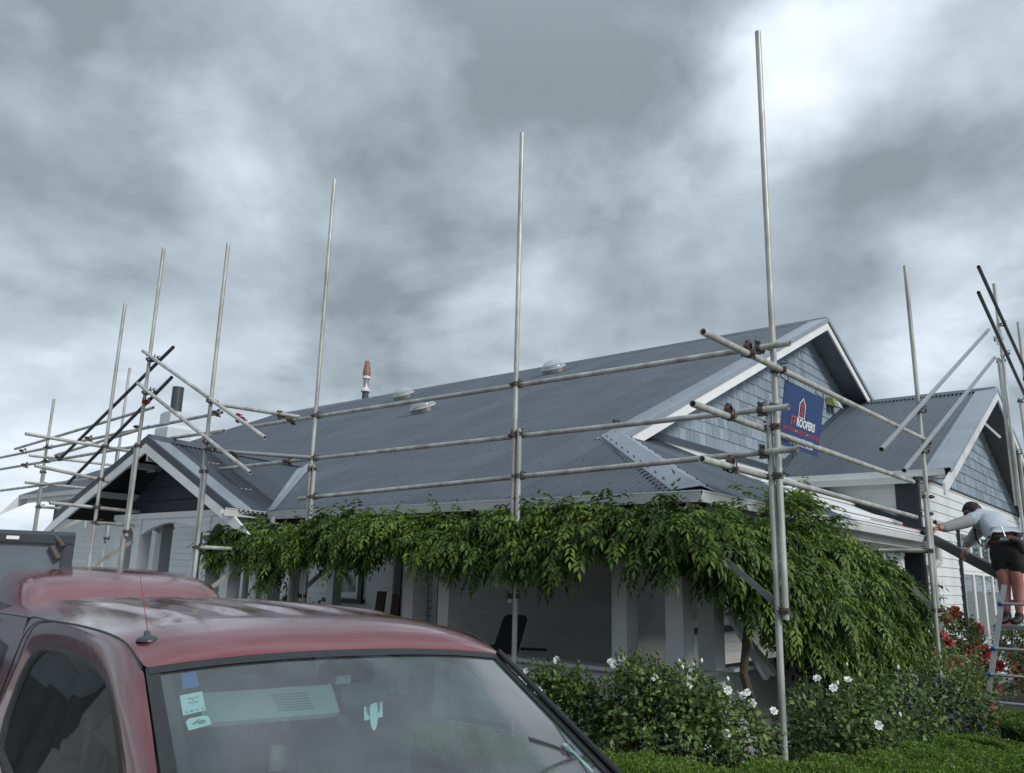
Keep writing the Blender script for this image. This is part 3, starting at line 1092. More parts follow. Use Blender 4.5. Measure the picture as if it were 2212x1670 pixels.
apr = MB().beam((-3.42, 14.0, 2.60), (-1.84, 10.86, 1.93), .045, .13)
tag(build(apr, 'fascia_plank', 'dark'), 'long dark plank sloping down from the gutter end to the hand of the worker', 'plank')

# ---- shingled gables
sh_mesh = MB().add([(0, -.5, 0), (0, .5, 0), (0, .5, 1), (0, -.5, 1), (.024, -.5, 0), (.024, .5, 0), (.008, .5, 1), (.008, -.5, 1)],
                   [(0, 1, 2, 3), (4, 7, 6, 5), (0, 4, 5, 1), (1, 5, 6, 2), (2, 6, 7, 3), (3, 7, 4, 0)]).mesh('shingle', 'shingle')


def shingle_wall(parent, x, zb, f, y0, y1, expo=.195, prio=None, limit=290):
    """f(y) is the height of the gable at y; shingles face +x"""
    items = []
    z = zb
    row = 0
    while True:
        ys = [y for y in np.arange(y0, y1, .05) if f(y) > z + .02]
        if not ys:
            break
        y = ys[0] - .1 - rnd.random() * .15
        while y < ys[-1]:
            w_ = rnd.choice((.12, .15, .18, .21, .25, .14))
            yc = y + w_ / 2
            top = min(expo + .02, f(yc) - z)
            if top > .03 and y > y0 - .05 and y + w_ < y1 + .05:
                items.append((yc, z - rnd.random() * .008, w_ - .007, top, rnd.random() * .004))
            y += w_
        z += expo
        row += 1
    if prio:
        items.sort(key=prio)
    rest = MB()
    for k_, (yc, z, w_, h, dx) in enumerate(items):
        if k_ < limit:
            o = bpy.data.objects.new('shingle', sh_mesh)
            COL.objects.link(o)
            o.parent = parent
            o.matrix_parent_inverse = Matrix.Identity(4)
            o.location = (x + dx, yc, z)
            o.scale = (1, w_, h)
            WM[o.name] = Matrix.Identity(4)
        else:
            rest.add([(x, yc - w_ / 2, z), (x, yc + w_ / 2, z), (x, yc + w_ / 2, z + h), (x, yc - w_ / 2, z + h), (x + .024, yc - w_ / 2, z), (x + .024, yc + w_ / 2, z), (x + .008, yc + w_ / 2, z + h), (x + .008, yc - w_ / 2, z + h)],
                     [(4, 7, 6, 5), (0, 4, 5, 1), (1, 5, 6, 2), (3, 7, 4, 0)])
    if rest.v:
        build(rest, 'remaining_shingle', 'shingle', parent, kind='stuff')


rz = lambda y: RZ - T * abs(RY - y)
WY, WGY = 18.65, 13.85                   # wing ridge and wing front gutter
WZ0 = 3.53
WZ = WZ0 + T * (WY - WGY)
gw = build(MB().prism([(HX - .02, 9.1, rz(9.1) - .1), (HX - .02, RY, RZ - .1), (HX - .02, 23.2, rz(23.2) - .1), (HX - .02, 23.2, 2.3), (HX - .02, 9.5, 2.3)], (-.08, 0, 0)), 'main_gable', 'shingle', house)
fg = lambda y: min(rz(y) - .12, 99)


def pr(it):
    yc, z = it[0], it[1]
    # the wing roof hides what is below it
    hid = z < WZ0 + T * (yc - WGY) - .1 and yc > 14.2
    return (1 if hid or yc > 19.2 else 0, -z * 0 + yc)


shingle_wall(gw, HX, 3.80, fg, 9.3, 19.6, prio=pr, limit=295)
build(MB().box((HX, 9.0, 3.70), (HX + .03, 14.1, 3.80)), 'apron_flashing', 'flashdark', house)

# ---- wing
WXW, WBX = -3.40, -2.87
wz = lambda y: WZ - T * abs(WY - y)
wr = build(MB().prism([(-3.5, 14.3, 3.5), (-3.5, 23.0, 3.5), (-3.5, WY, WZ - .12)], (-.05, 0, 0)), 'wing_roof', 'soffit', house)
corr(wr, (0, WGY, WZ0), (1, 0, 0), (0, 1, T), lambda x: -.03, lambda x: (WY - WGY) / cs, HX, WBX)
mb = MB()
mb.add([(HX, WY, WZ), (WBX, WY, WZ), (WBX, 23.5, wz(23.5)), (HX, 23.5, wz(23.5))], [(0, 3, 2, 1)])
build(mb, 'rear_roof_slope', 'roof', wr)
mb = MB()
mb.prism([(HX, WY - .17, WZ - T * .17 + .016), (HX, WY, WZ + .035), (HX, WY + .17, WZ - T * .17 + .016)], (WBX - HX, 0, 0))
build(mb, 'ridge_cap', 'flashdark', wr)
W3 = lambda x, y, dz=0: np.array((x, y, WZ0 + T * (y - WGY) + dz))
strip('barge_flashing', W3(WBX + .03, WGY - .02, .022), W3(WBX + .03, WY, .022), W3(WBX - .34, WY, .014), W3(WBX - .34, WGY - .02, .014), 'flash', wr)
strip('wall_flashing', W3(HX + .16, WGY, .014), W3(HX + .16, WY, .014), W3(HX, WY, .05), W3(HX, WGY, .05), 'flashdark', wr)
rows = []
for y in (WGY + .08, WGY + .9, WGY + 1.8, WGY + 2.7, WGY + 3.6, WGY + 4.4):
    rows.append([W3(x, y, .011) for x in np.arange(HX + .3, WBX - .4, PITCH * 2)])
screws(rows, wr)
for y0, y1 in ((WGY - .02, WY), (23.4, WY)):
    mb = MB()
    mb.prism([(WBX + .03, y0, wz(y0) + .02), (WBX + .045, y0, wz(y0) + .01), (WBX + .045, y0, wz(y0) - .06), (WBX + .03, y0, wz(y0) - .06)], (0, y1 - y0, WZ - wz(y0)))
    build(mb, 'barge_capping', 'flash', wr)
    mb = MB()
    y00 = y0 - .45 if y0 < WY else y0
    mb.prism([(WBX, y00, wz(y00) - .05), (WBX + .03, y00, wz(y00) - .05), (WBX + .03, y00, wz(y00) - .24), (WBX, y00, wz(y00) - .24)], (0, y1 - y00, WZ - wz(y00)))
    build(mb, 'bargeboard', 'oldtrim', house)
    ya = y0 if y0 < WY else 23.4
    mb = MB()
    mb.add([(WBX, ya, wz(ya) - .09), (WBX, WY, WZ - .09), (WXW, WY, WZ - .09), (WXW, ya, wz(ya) - .09)], [(0, 1, 2, 3), (3, 2, 1, 0)])
    build(mb, 'gable_soffit', 'soffit', house)
build(MB().beam((WXW, WY - .1, WZ - .35), (WBX - .02, WY + .1, WZ - 1.0), .03, .04), 'soffit_strut', 'trim', house)
gutter((HX + .3, WGY - .03, WZ0 - .012), (WBX - .05, WGY - .03, WZ0 - .012), (0, -1))
build(MB().box((HX, WGY + .05, 3.34), (WXW, WGY + .07, 3.48)), 'fascia', 'cream', house)
build(MB().add([(HX, WGY + .05, 3.40), (WBX, WGY + .05, 3.40), (WBX, 14.12, 3.40), (HX, 14.12, 3.40)], [(0, 3, 2, 1)]), 'eave_lining', 'soffit', house)
wf = build(MB().box((HX, 14.12, .3), (WXW, 14.2, 3.45)), 'wing_front_wall', 'cream', house)
boards(wf, (HX, 14.12), (WXW - .32, 14.12), 2.2, 3.40, (0, -1), mk='cream')
build(MB().box((WXW - .32, 14.07, .2), (WXW - .03, 14.2, 3.41)), 'corner_board', 'dark', house)
build(MB().box((WXW - .03, 14.05, .2), (WXW + .03, 14.16, 3.41)), 'corner_board', 'dark', house)
ww = build(MB().box((WXW - .1, 14.2, .1), (WXW, 23.4, 3.5)), 'wing_side_wall', 'white', house)
boards(ww, (WXW, 14.17), (WXW, 23.3), .15, 3.48, (1, 0), openings=[(2.33, 6.95, .60, 2.92)], pitch=.15)
wn = window(WXW + .001, 14.17 + 4.62, (0, 1), 4.3, 2.0, .77, (1, 0), lights=5, transom=.68, trim='trim')
build(MB().box((WXW + .02, 16.44, .66), (WXW + .07, 16.50, 2.9)), 'window_trim', 'dark', wn)
build(MB().box((WXW + .02, 16.4, .60), (WXW + .13, 21.2, .68)), 'window_sill', 'dark', wn)
wg = build(MB().prism([(WXW - .02, 14.2, 3.5), (WXW - .02, 23.1, 3.5), (WXW - .02, WY, WZ - .12)], (-.05, 0, 0)), 'wing_gable', 'shingle', house)
shingle_wall(wg, WXW, 3.50, lambda y: wz(y) - .12, 14.1, 23.2, prio=lambda it: it[0] + it[1] * .3, limit=290)
build(MB().box((WXW - .01, 14.1, 3.465), (WXW + .035, 23.3, 3.498)), 'gable_band', 'dark', house)

# ---- things on the roof
def dome(x, y, label, r=.275):
    z = GZ + T * (y - GY)
    t = thing('skylight_dome', label, 'skylight', (x, y, z), 'clear domes on the main roof')
    nv = np.array((0, -T, 1)) * cs
    ux, uy = np.array((1., 0, 0)), np.array((0, 1, T)) * cs
    c = np.array((x, y, z))

    def ring(rr, h, n=28):
        return [c + ux * rr * math.cos(2 * PI * i / n) + uy * rr * math.sin(2 * PI * i / n) + nv * h for i in range(n)]
    P = [ring(r * math.cos(a) ** .8, .09 + .20 * math.sin(a)) for a in np.linspace(0, PI / 2 - .05, 9)]
    mb = MB().grid(P, close=True)
    build(mb, 'dome', 'dome', t, smooth='all')
    build(MB().grid([ring(r + .015, .02), ring(r + .015, .10), ring(r - .01, .10)], close=True), 'curb', 'steel', t, smooth=True)
    build(MB().grid([ring(r + .02, .095), ring(r + .02, .112), ring(r - .012, .112)], close=True), 'rim', 'oldtrim', t, smooth=True)
    build(MB().grid([ring(r * .55, .02), ring(r * .55, .16)], close=True), 'light_tube', 'alu', t, smooth=True)
    build(MB().obox(c - ux * .42 - uy * .42 + nv * .014, ux * .84, uy * .84, nv * .006), 'skylight_flashing', 'flashdark', t)


dome(-12.85, 12.35, 'clear round skylight dome lowest on the roof, below the other two')
dome(-16.4, 15.0, 'clear skylight dome close under the ridge beside the red topped flue')
dome(-11.35, 15.1, 'clear skylight dome near the ridge to the right of the second tall pole')
t = thing('flue', 'thin dark flue with a faded red cowl standing behind the ridge', 'flue', (-20.3, 16.9, 6.6))
c = (-20.35, 16.9, 0)
build(MB().lathe(c, [(.105, 6.2), (.105, 7.48)], 22), 'pipe', 'flue', t, smooth=True)
build(MB().lathe(c, [(.10, 7.48), (.155, 7.47), (.155, 7.53), (.105, 7.57), (.10, 7.62)], 22), 'collar', 'gutter', t, smooth=True)
build(MB().lathe(c, [(.095, 7.60), (.088, 7.66), (.088, 7.86), (.095, 7.9)], 22), 'band', 'steel', t, smooth=True)
build(MB().lathe(c, [(.125, 7.90), (.128, 7.97), (.122, 7.99)], 22), 'rim', 'gutter', t, smooth=True)
build(MB().lathe(c, [(.122, 7.98), (.128, 8.05), (.122, 8.2), (.116, 8.21), (.116, 8.22), (.068, 8.5), (.06, 8.51), (0, 8.51)], 22), 'cowl', 'cowl', t, smooth=True)
t = thing('chimney', 'white painted stepped chimney with a wide dark grey flue pot', 'chimney', (-21.5, 11.3, 4.6))
CXX, CY = -21.15, 11.0
build(MB().box((CXX - .34, CY - .34, 4.3), (CXX + .34, CY + .34, 5.40)), 'base', 'chimney', t)
mb = MB()
q0 = [(CXX - .34, CY - .34, 5.40), (CXX + .34, CY - .34, 5.40), (CXX + .34, CY + .34, 5.40), (CXX - .34, CY + .34, 5.40)]
q1 = [(CXX + (x - CXX) * .82, CY + (y - CY) * .82, 5.50) for x, y, z in q0]
mb.add(q0 + q1, [(0, 1, 5, 4), (1, 2, 6, 5), (2, 3, 7, 6), (3, 0, 4, 7), (4, 5, 6, 7)])
build(mb, 'shoulder', 'chimney', t)
build(MB().box((CXX - .275, CY - .275, 5.50), (CXX + .275, CY + .275, 5.82)), 'top', 'chimney', t)
build(MB().box((CXX - .24, CY - .24, 5.82), (CXX + .24, CY + .24, 5.87)), 'cap', 'chimney', t)
build(MB().tube((CXX, CY, 5.87), (CXX, CY, 6.58), .150, 26, hollow=.012), 'flue_pot', 'flue', t, smooth=True)
t = thing('floodlight', 'small yellow green floodlight on the shingled gable beside the blue sign', 'light', (HX + .02, 17.4, 5.55))
build(MB().prism([(HX + .03, 17.20, 5.62), (HX + .03, 17.20, 5.45), (HX + .22, 17.20, 5.40), (HX + .16, 17.20, 5.58)], (0, .22, 0)), 'housing', 'yellow', t)
build(MB().prism([(HX + .03, 17.45, 5.60), (HX + .03, 17.45, 5.46), (HX + .22, 17.45, 5.42), (HX + .16, 17.45, 5.56)], (0, .22, 0)), 'bracket', 'gutter', t)
t = thing('floodlight', 'white round floodlight under the right wing gable soffit', 'light', (WXW + .1, 17.9, 4.9))
build(MB().lathe((WXW + .14, 18.0, 4.9), [(0, -.09), (.07, -.07), (.09, 0), (.06, .09), (0, .1)], 14), 'housing', 'oldtrim', t, smooth=True)
build(MB().box((WXW, 17.96, 4.93), (WXW + .1, 18.04, 5.0)), 'bracket', 'oldtrim', t)

# ------------------------------------------------------------------ scaffolding
TR = 0.02415


def coupler_mesh():
    mb = MB()
    mb.lathe((0, 0, 0), [(TR + .001, -.022), (TR + .006, -.022), (TR + .006, .022), (TR + .001, .022)], 14)
    mb.box((.024, -.010, -.020), (.050, .010, .020))
    mb.tube((.042, 0, -.03), (.042, 0, .045), .006, 6)
    mb.tube((.042, 0, .034), (.042, 0, .046), .011, 6)
    mb.tube((-.045, -.03, 0), (-.045, .045, 0), .007, 6)
    mb.tube((-.045, -.038, 0), (-.045, -.026, 0), .014, 6)
    mb.box((-.055, -.010, -.02), (-.024, .010, .02))
    # second half turned a quarter for the crossing tube
    n = 14
    for s in (0,):
        c = np.array((.0, .052, 0))
        ring = [[c + (x, (TR + r) * math.cos(2 * PI * i / n), (TR + r) * math.sin(2 * PI * i / n)) for i in range(n)] for x, r in ((-.022, .001), (-.022, .006), (.022, .006), (.022, .001))]
        mb.grid(ring, close=True)
        mb.tube(c + (0, .0, .045), c + (0, .05, .045), .007, 6)
        mb.box((-.012, .075, -.02), (.012, .095, .02))
    return mb.mesh('coupler', 'coupler', smooth=True)


CM = coupler_mesh()
CMR = CM.copy()
CMR.materials.clear()
CMR.materials.append(M['redclamp'])


def tube(par, a, b, name='tube', mk='galv', r=TR):
    mb = MB().tube(a, b, r, 16, hollow=.004)
    return build(mb, name, mk, par, smooth=True)


def clamp(par, p, axis=(0, 0, 1), face=(0, 1, 0), red=False):
    o = bpy.data.objects.new('coupler', CMR if red else CM)
    COL.objects.link(o)
    o.parent = par
    o.matrix_parent_inverse = WM[par.name].inverted()
    z = Vector(axis).normalized()
    y = Vector(face)
    y = (y - z * y.dot(z)).normalized()
    x = y.cross(z)
    mtx = Matrix((x, y, z)).transposed().to_4x4()
    mtx.translation = Vector(p)
    o.matrix_basis = mtx
    WM[o.name] = Matrix.Identity(4)
    return o


def standard(par, x, y, ztop, zjoin=None, z0=0.02, dx=.055, dy=0.0, zlow=None, lean=(0, 0)):
    """upright: a lower tube up to zjoin and the long upper tube beside it, or one tube"""
    if zjoin is None:
        tube(par, (x, y, z0), (x + lean[0], y + lean[1], ztop), 'standard')
    else:
        zl = zlow if zlow is not None else zjoin - 1.6
        tube(par, (x + dx, y + dy, z0 if zlow is None else z0), (x + dx, y + dy, zjoin), 'standard')
        tube(par, (x, y, zl), (x + lean[0], y + lean[1], ztop), 'standard')
        f = (dx, dy, 0)
        clamp(par, (x, y, zjoin - .05), (0, 0, 1), f)
        clamp(par, (x, y, zl + .06), (0, 0, 1), f)
    mb = MB().box((x + (dx if zjoin else 0) - .075, y + (dy if zjoin else 0) - .075, 0.0), (x + (dx if zjoin else 0) + .075, y + (dy if zjoin else 0) + .075, .008))
    mb.tube((x + (dx if zjoin else 0), y + (dy if zjoin else 0), .008), (x + (dx if zjoin else 0), y + (dy if zjoin else 0), .1), .018, 10)
    build(mb, 'base_plate', 'galv', par)


def bracket(par, x, y, z, d, Ls=.75):
    """hop-up bracket: horizontal tube, drop tube and flat diagonal"""
    d = np.array((*d, 0.0))
    p = np.array((x, y, z), float)
    tube(par, p + d * .03, p + d * Ls, 'bracket_tube')
    tube(par, p + d * (Ls - .05) - (0, 0, .02), p + d * (Ls - .05) - (0, 0, .32), 'bracket_tube')
    build(MB().beam(p + d * .03 - (0, 0, .62), p + d * (Ls - .07) - (0, 0, .12), .012, .055), 'bracket_brace', 'galv', par)
    clamp(par, p, (0, 0, 1), d)


# front run
AX, BX_, CX_, AY = -2.37, -4.93, -8.235, 5.943
fs_ = thing('scaffold', 'tube scaffold run with three tall poles and three long rails along the front gutter', 'scaffold', (-5, AY, 0))
standard(fs_, AX, AY, 6.29, 3.10, dx=-.058, zlow=None)
standard(fs_, BX_, AY, 6.24, 3.12, dx=.058)
CYY = 6.078
standard(fs_, CX_, CYY, 6.79, 3.01, dx=.058)
RL = lambda x: AY - .052 + (AX - x) * .0406
for (x0, z0, x1, z1) in ((-9.85, 3.65, -2.215, 3.515), (-10.5, 3.12, -2.25, 3.03), (-8.52, 2.62, -2.20, 2.71)):
    zf = lambda x: z1 + (z0 - z1) * (x1 - x) / (x1 - x0)
    tube(fs_, (x0, RL(x0), z0), (x1, RL(x1), z1), 'guard_rail')
    clamp(fs_, (AX - .1, RL(AX - .1), zf(AX) + .0), (1, 0, 0), (0, 1, 0))
    if z1 > 3:
        clamp(fs_, (BX_, AY, zf(BX_)), (0, 0, 1), (0, 1, 0))
        clamp(fs_, (CX_, CYY, zf(CX_)), (0, 0, 1), (0, 1, 0))
        clamp(fs_, (-8.8, RL(-8.8), zf(-8.8)), (1, 0, 0), (0, -1, 0))
    else:
        clamp(fs_, (BX_ + .058, AY, zf(BX_)), (0, 0, 1), (0, 1, 0))
        clamp(fs_, (CX_ + .058, CYY, zf(CX_)), (0, 0, 1), (0, 1, 0))
bracket(fs_, CX_ + .058, CYY, 2.2, (0, 1))
build(MB().beam((AX - .09, AY, 1.63), (AX - .73, AY, 2.13), .012, .045), 'bracket_brace', 'greytimber', fs_)

# side run
FY = 10.2
ss_ = thing('scaffold', 'side tube scaffold with three rails ending past the corner and one slim pole', 'scaffold', (-2.35, 8, 0))
sxr = AX + .055
sxl = AX - .108
tube(ss_, (sxr, 4.66, 3.315), (sxr, 10.16, 3.395), 'guard_rail')
tube(ss_, (sxl, 4.81, 2.888), (sxl, 10.15, 2.92), 'guard_rail')
tube(ss_, (sxl, 4.92, 2.536), (sxl, 10.15, 2.522), 'guard_rail')
for z, sg_ in ((3.335, 1), (2.90, -1), (2.53, -1)):
    clamp(ss_, (AX, AY, z), (0, 0, 1), (sg_, 0, 0))
    clamp(ss_, (-2.35, FY, z + .03), (0, 0, 1), (sg_, -.3, 0))
    clamp(ss_, (sxr if sg_ > 0 else sxl, 5.35, z - .01), (0, 1, 0), (0, 0, 1))
standard(ss_, -2.35, FY, 5.50, 2.80, dx=-.02, dy=-.055, zlow=1.45, lean=(0, -.12))
bracket(ss_, -2.36, FY - .05, 2.15, (-1, 0), .55)
tube(ss_, (sxr, FY + .05, 2.47), (sxr, FY + .32, 2.46), 'guard_rail')

# porch gable frame
ps_ = thing('scaffold', 'tube scaffold in front of the porch with rails crossing over the gable peak', 'scaffold', (-11, 5.3, 0))
EY = 5.30
standard(ps_, -9.34, EY, 5.90, 2.96, dx=.056, zlow=1.35)
standard(ps_, -11.10, EY, 6.27, 3.42, dx=-.056, zlow=2.15)
standard(ps_, -12.10, EY, 5.62, None)
tube(ps_, (-11.21, EY - .055, 4.725), (-8.005, EY - .055, 3.205), 'guard_rail')
tube(ps_, (-11.24, EY - .055, 4.26), (-8.229, EY - .055, 2.823), 'guard_rail')
tube(ps_, (-10.57, EY + .055, 4.705), (-13.80, EY + .055, 3.368), 'guard_rail', 'galvdark')
tube(ps_, (-10.51, EY + .055, 4.27), (-13.34, EY + .055, 2.97), 'guard_rail', 'galvdark')
tube(ps_, (-9.10, EY + .02, 3.72), (-8.30, 5.90, 3.58), 'tie_tube')
tube(ps_, (-8.95, EY + .02, 3.13), (-8.00, 5.90, 3.06), 'tie_tube', 'alu')
for p, f, r_ in (((-11.0, EY, 4.57), (0, -1, 0), 0), ((-11.0, EY, 4.60), (0, 1, 0), 0), ((-11.0, EY, 4.10), (0, -1, 0), 0), ((-11.0, EY, 4.13), (0, 1, 0), 0), ((-11.05, EY, 3.98), (1, 0, 0), 1),
                 ((-9.28, EY, 3.78), (0, -1, 0), 0), ((-9.26, EY, 3.27), (0, -1, 0), 0), ((-9.26, EY, 3.18), (0, 1, 0), 0)):
    clamp(ps_, p, (0, 0, 1), f, bool(r_))
clamp(ps_, (-8.64, EY - .03, 3.50), (.9, 0, -.42), (0, 1, 0), True)
clamp(ps_, (-8.50, 5.75, 3.60), (1, 0, 0), (0, 1, 0))
clamp(ps_, (-8.75, EY, 3.06), (.9, 0, -.42), (0, 1, 0))
for (y0, z0, y1, z1) in ((4.24, 3.478, 5.85, 3.42), (4.42, 3.064, 5.45, 2.95), (4.68, 2.58, 5.95, 2.55)):
    tube(ps_, (-12.155, y0, z0), (-12.155, y1, z1), 'transom')
    clamp(ps_, (-12.10, EY, z0 + (z1 - z0) * (EY - y0) / (y1 - y0)), (0, 0, 1), (-1, 0, 0))
bracket(ps_, -9.284, EY, 2.0, (0, 1), .8)
bracket(ps_, -12.1, EY, 2.35, (0, 1), .8)

# far left run
ls_ = thing('scaffold', 'distant tube scaffold run beyond the porch along the far left eave', 'scaffold', (-15.9, 5.95, 0))
JY = 5.95
standard(ls_, -15.95, JY, 4.72, 3.42, dx=.055, zlow=1.6)
standard(ls_, -15.85, 7.2, 5.56, 4.0, dx=-.056, zlow=2.2)
jr = JY + .05
for (x0, z0, x1, z1, dy) in ((-19.5, 3.80, -10.25, 3.865, .05), (-19.5, 3.565, -12.48, 3.58, .05), (-19.5, 3.13, -11.9, 3.165, .05), (-17.3, 3.892, -12.035, 4.115, -.05), (-15.381, 3.628, -12.1, 3.825, -.05), (-12.2, 3.63, -10.148, 3.597, .05)):
    tube(ls_, (x0, JY + dy, z0), (x1, JY + dy, z1), 'guard_rail')
for z in (3.825, 3.57, 3.145):
    clamp(ls_, (-15.95, JY, z), (0, 0, 1), (0, 1, 0))
for x, z in ((-17.1, 3.85), (-16.9, 3.57), (-14.3, 3.85), (-15.4, 3.6), (-12.6, 3.88), (-10.35, 3.87)):
    clamp(ls_, (x, JY + .05, z), (1, 0, 0), (0, -1, 0))
tube(ls_, (-15.85, JY - .3, 3.63), (-15.85, 7.4, 3.63), 'transom')
tube(ls_, (-15.85, JY - .3, 3.15), (-15.85, 7.4, 3.15), 'transom')
bracket(ls_, -15.9, JY, 2.75, (0, 1), .9)

# wing gable frame
gs_ = thing('scaffold', 'tube scaffold at the right wing gable with light raking tubes and dark crossing tubes', 'scaffold', (-2.0, 14, 0))
GXX = -2.0
tube(gs_, (GXX, 14.02, 1.9), (GXX, 13.87, 6.33), 'standard')
tube(gs_, (GXX - .055, 14.02, 2.95), (GXX - .055, 13.90, 5.16), 'standard')
tube(gs_, (GXX + .05, 14.1, 0.02), (GXX + .05, 14.06, 3.72), 'standard')
build(MB().box((GXX + .01, 14.0, .0), (GXX + .16, 14.15, .01)), 'base_plate', 'galv', gs_)
tube(gs_, (-2.31, 8.38, 3.049), (GXX - .06, 13.35, 5.47), 'raking_rail', 'alu')
tube(gs_, (-2.31, 9.131, 2.928), (GXX - .06, 13.60, 5.10), 'raking_rail', 'alu')
tube(gs_, (GXX + .07, 12.27, 6.085), (GXX + .07, 16.4, 5.09), 'raking_rail', 'galvdark')
tube(gs_, (GXX + .06, 12.12, 5.67), (GXX + .06, 16.2, 4.56), 'raking_rail', 'galvdark')
tube(gs_, (GXX + .05, 14.9, 3.0), (GXX + .05, 14.76, 4.66), 'standard')
tube(gs_, (GXX + .02, 15.75, .02), (GXX + .02, 15.75, 6.2), 'standard')
for p, a_, f in (((GXX, 13.92, 5.68), (0, 0, 1), (1, 0, 0)), ((GXX, 13.94, 5.46), (0, 0, 1), (-1, 0, 0)), ((GXX, 13.95, 5.22), (0, 0, 1), (1, 0, 0)), ((GXX, 13.95, 5.12), (0, 0, 1), (-1, 0, 0)),
                 ((-2.35, 10.08, 3.72), (0, 0, 1), (1, 0, 0)), ((-2.35, 10.05, 3.25), (0, 0, 1), (1, 0, 0)), ((GXX + .04, 14.76, 4.64), (0, 0, 1), (1, 0, 0)), ((GXX, 14.0, 3.72), (0, 0, 1), (1, 0, 0)), ((GXX + .02, 15.75, 5.2), (0, 0, 1), (1, 0, 0))):
    clamp(gs_, p, a_, f)
build(MB().box((GXX - .05, 13.86, 5.36), (GXX + .03, 13.89, 5.58)), 'safety_tag', 'oldtrim', gs_)

# ------------------------------------------------------------------ sign
sc_ = 6.72
Pc = [np.array(p) for p in ((-2.202, 5.724, 3.192), (-2.184, 6.474, 3.186), (-2.333, 6.672, 2.759), (-2.351, 5.922, 2.765))]
cc = np.array((0, 0, 1.75))
Pc = [cc + (p - cc) * sc_ / 6.3 for p in Pc]
E1, E2 = Pc[1] - Pc[0], Pc[3] - Pc[0]
SN = np.cross(E2, E1)
SN /= np.linalg.norm(SN)
if SN @ (cc - Pc[0]) < 0:
    SN = -SN
sg = thing('banner_sign', 'dark blue roofing company sign hanging from the top side rail', 'sign', tuple(Pc[0]))
build(MB().obox(Pc[0], E1, E2, -SN * .006), 'board', 'blueboard', sg)


def sign_map(u, v, d=.003):
    """u 0..1 across, v 0..1 down"""
    return Pc[0] + E1 * u + E2 * v + SN * d


def letters(txt, u0, u1, v0, v1, mk, par, name='lettering', mapf=sign_map, bold=.02, extr=.0):
    cu = bpy.data.curves.new(name, 'FONT')
    cu.body = txt
    cu.offset = bold
    cu.resolution_u = 3
    ob = bpy.data.objects.new(name, cu)
    COL.objects.link(ob)
    dg = bpy.context.evaluated_depsgraph_get()
    me = bpy.data.meshes.new_from_object(ob.evaluated_get(dg))
    bpy.data.objects.remove(ob)
    n = len(me.vertices)
    co = np.empty(n * 3, np.float32)
    me.vertices.foreach_get('co', co)
    co = co.reshape(-1, 3)
    x0, x1 = co[:, 0].min(), co[:, 0].max()
    y0, y1 = co[:, 1].min(), co[:, 1].max()
    out = np.empty_like(co)
    for i in range(n):
        u = u0 + (u1 - u0) * (co[i, 0] - x0) / (x1 - x0)
        v = v1 + (v0 - v1) * (co[i, 1] - y0) / (y1 - y0)
        out[i] = mapf(u, v)
    me.vertices.foreach_set('co', out.ravel())
    me.materials.clear()
    me.materials.append(M[mk])
    me.update()
    return put(name, me, par)


def flat(pts, mk, par, name, mapf=sign_map, d=.003):
    mb = MB().add([mapf(u, v, d) for u, v in pts], [tuple(range(len(pts)))])
    return build(mb, name, mk, par)


# house shaped emblem with J and T inside
em = MB()
ou = [(.38, .24), (.46, .135), (.54, .24), (.54, .47), (.38, .47)]
inn = [(.395, .25), (.46, .165), (.525, .25), (.525, .452), (.395, .452)]
for i in range(5):
    j = (i + 1) % 5
    em.add([sign_map(*ou[i]), sign_map(*ou[j]), sign_map(*inn[j]), sign_map(*inn[i])], [(0, 1, 2, 3)])
build(em, 'emblem_outline', 'signwhite', sg)
em = MB()
for q in ([(.41, .265), (.456, .20), (.456, .285), (.452, .42), (.405, .42), (.405, .375), (.42, .375), (.42, .395), (.434, .395), (.434, .285), (.41, .285)],
          [(.464, .20), (.51, .265), (.51, .295), (.488, .295), (.488, .405), (.51, .405), (.51, .435), (.466, .435)]):
    em.add([sign_map(*p) for p in q], [tuple(range(len(q)))])
build(em, 'emblem_letters', 'signred', sg)
letters('JT', .19, .345, .475, .62, 'signred', sg, bold=.05)
letters('ROOFERS', .355, .83, .475, .62, 'signwhite', sg, bold=.05)
letters('NEW ROOFS', .045, .335, .67, .735, 'signred', sg)
letters('RE-ROOFS', .385, .625, .67, .735, 'signred', sg)
letters('RESTORATIONS', .675, .985, .67, .735, 'signred', sg)
for u in (.36, .65):
    flat([(u - .009, .69), (u + .009, .69), (u + .009, .715), (u - .009, .715)], 'signwhite', sg, 'dot')
letters('Jason Brown 022 692 9154', .215, .83, .795, .845, 'signwhite', sg, bold=.035)
letters('Thomas Harte 027 584 8294', .20, .83, .872, .93, 'signwhite', sg, bold=.035)
for u in (.06, .96):
    p = sign_map(u, .01)
    mb = MB()
    q = [p, p + (0, 0, .09), p + (-.05, 0, .14), p + (-.06, .0, .06), p]
    mb.path(q, .004, 6)
    build(mb, 'cable_tie', 'black', sg)

# loose wire hanging near the corner
mb = MB().path([(-2.42, 6.1, 2.80), (-2.40, 6.2, 2.86), (-2.40, 6.33, 2.84), (-2.42, 6.36, 2.72), (-2.46, 6.1, 2.5), (-2.5, 6.2, 2.3)], .003, 5)
tag(build(mb, 'wire', 'black'), 'thin loose wire dangling below the blue sign', 'wire')

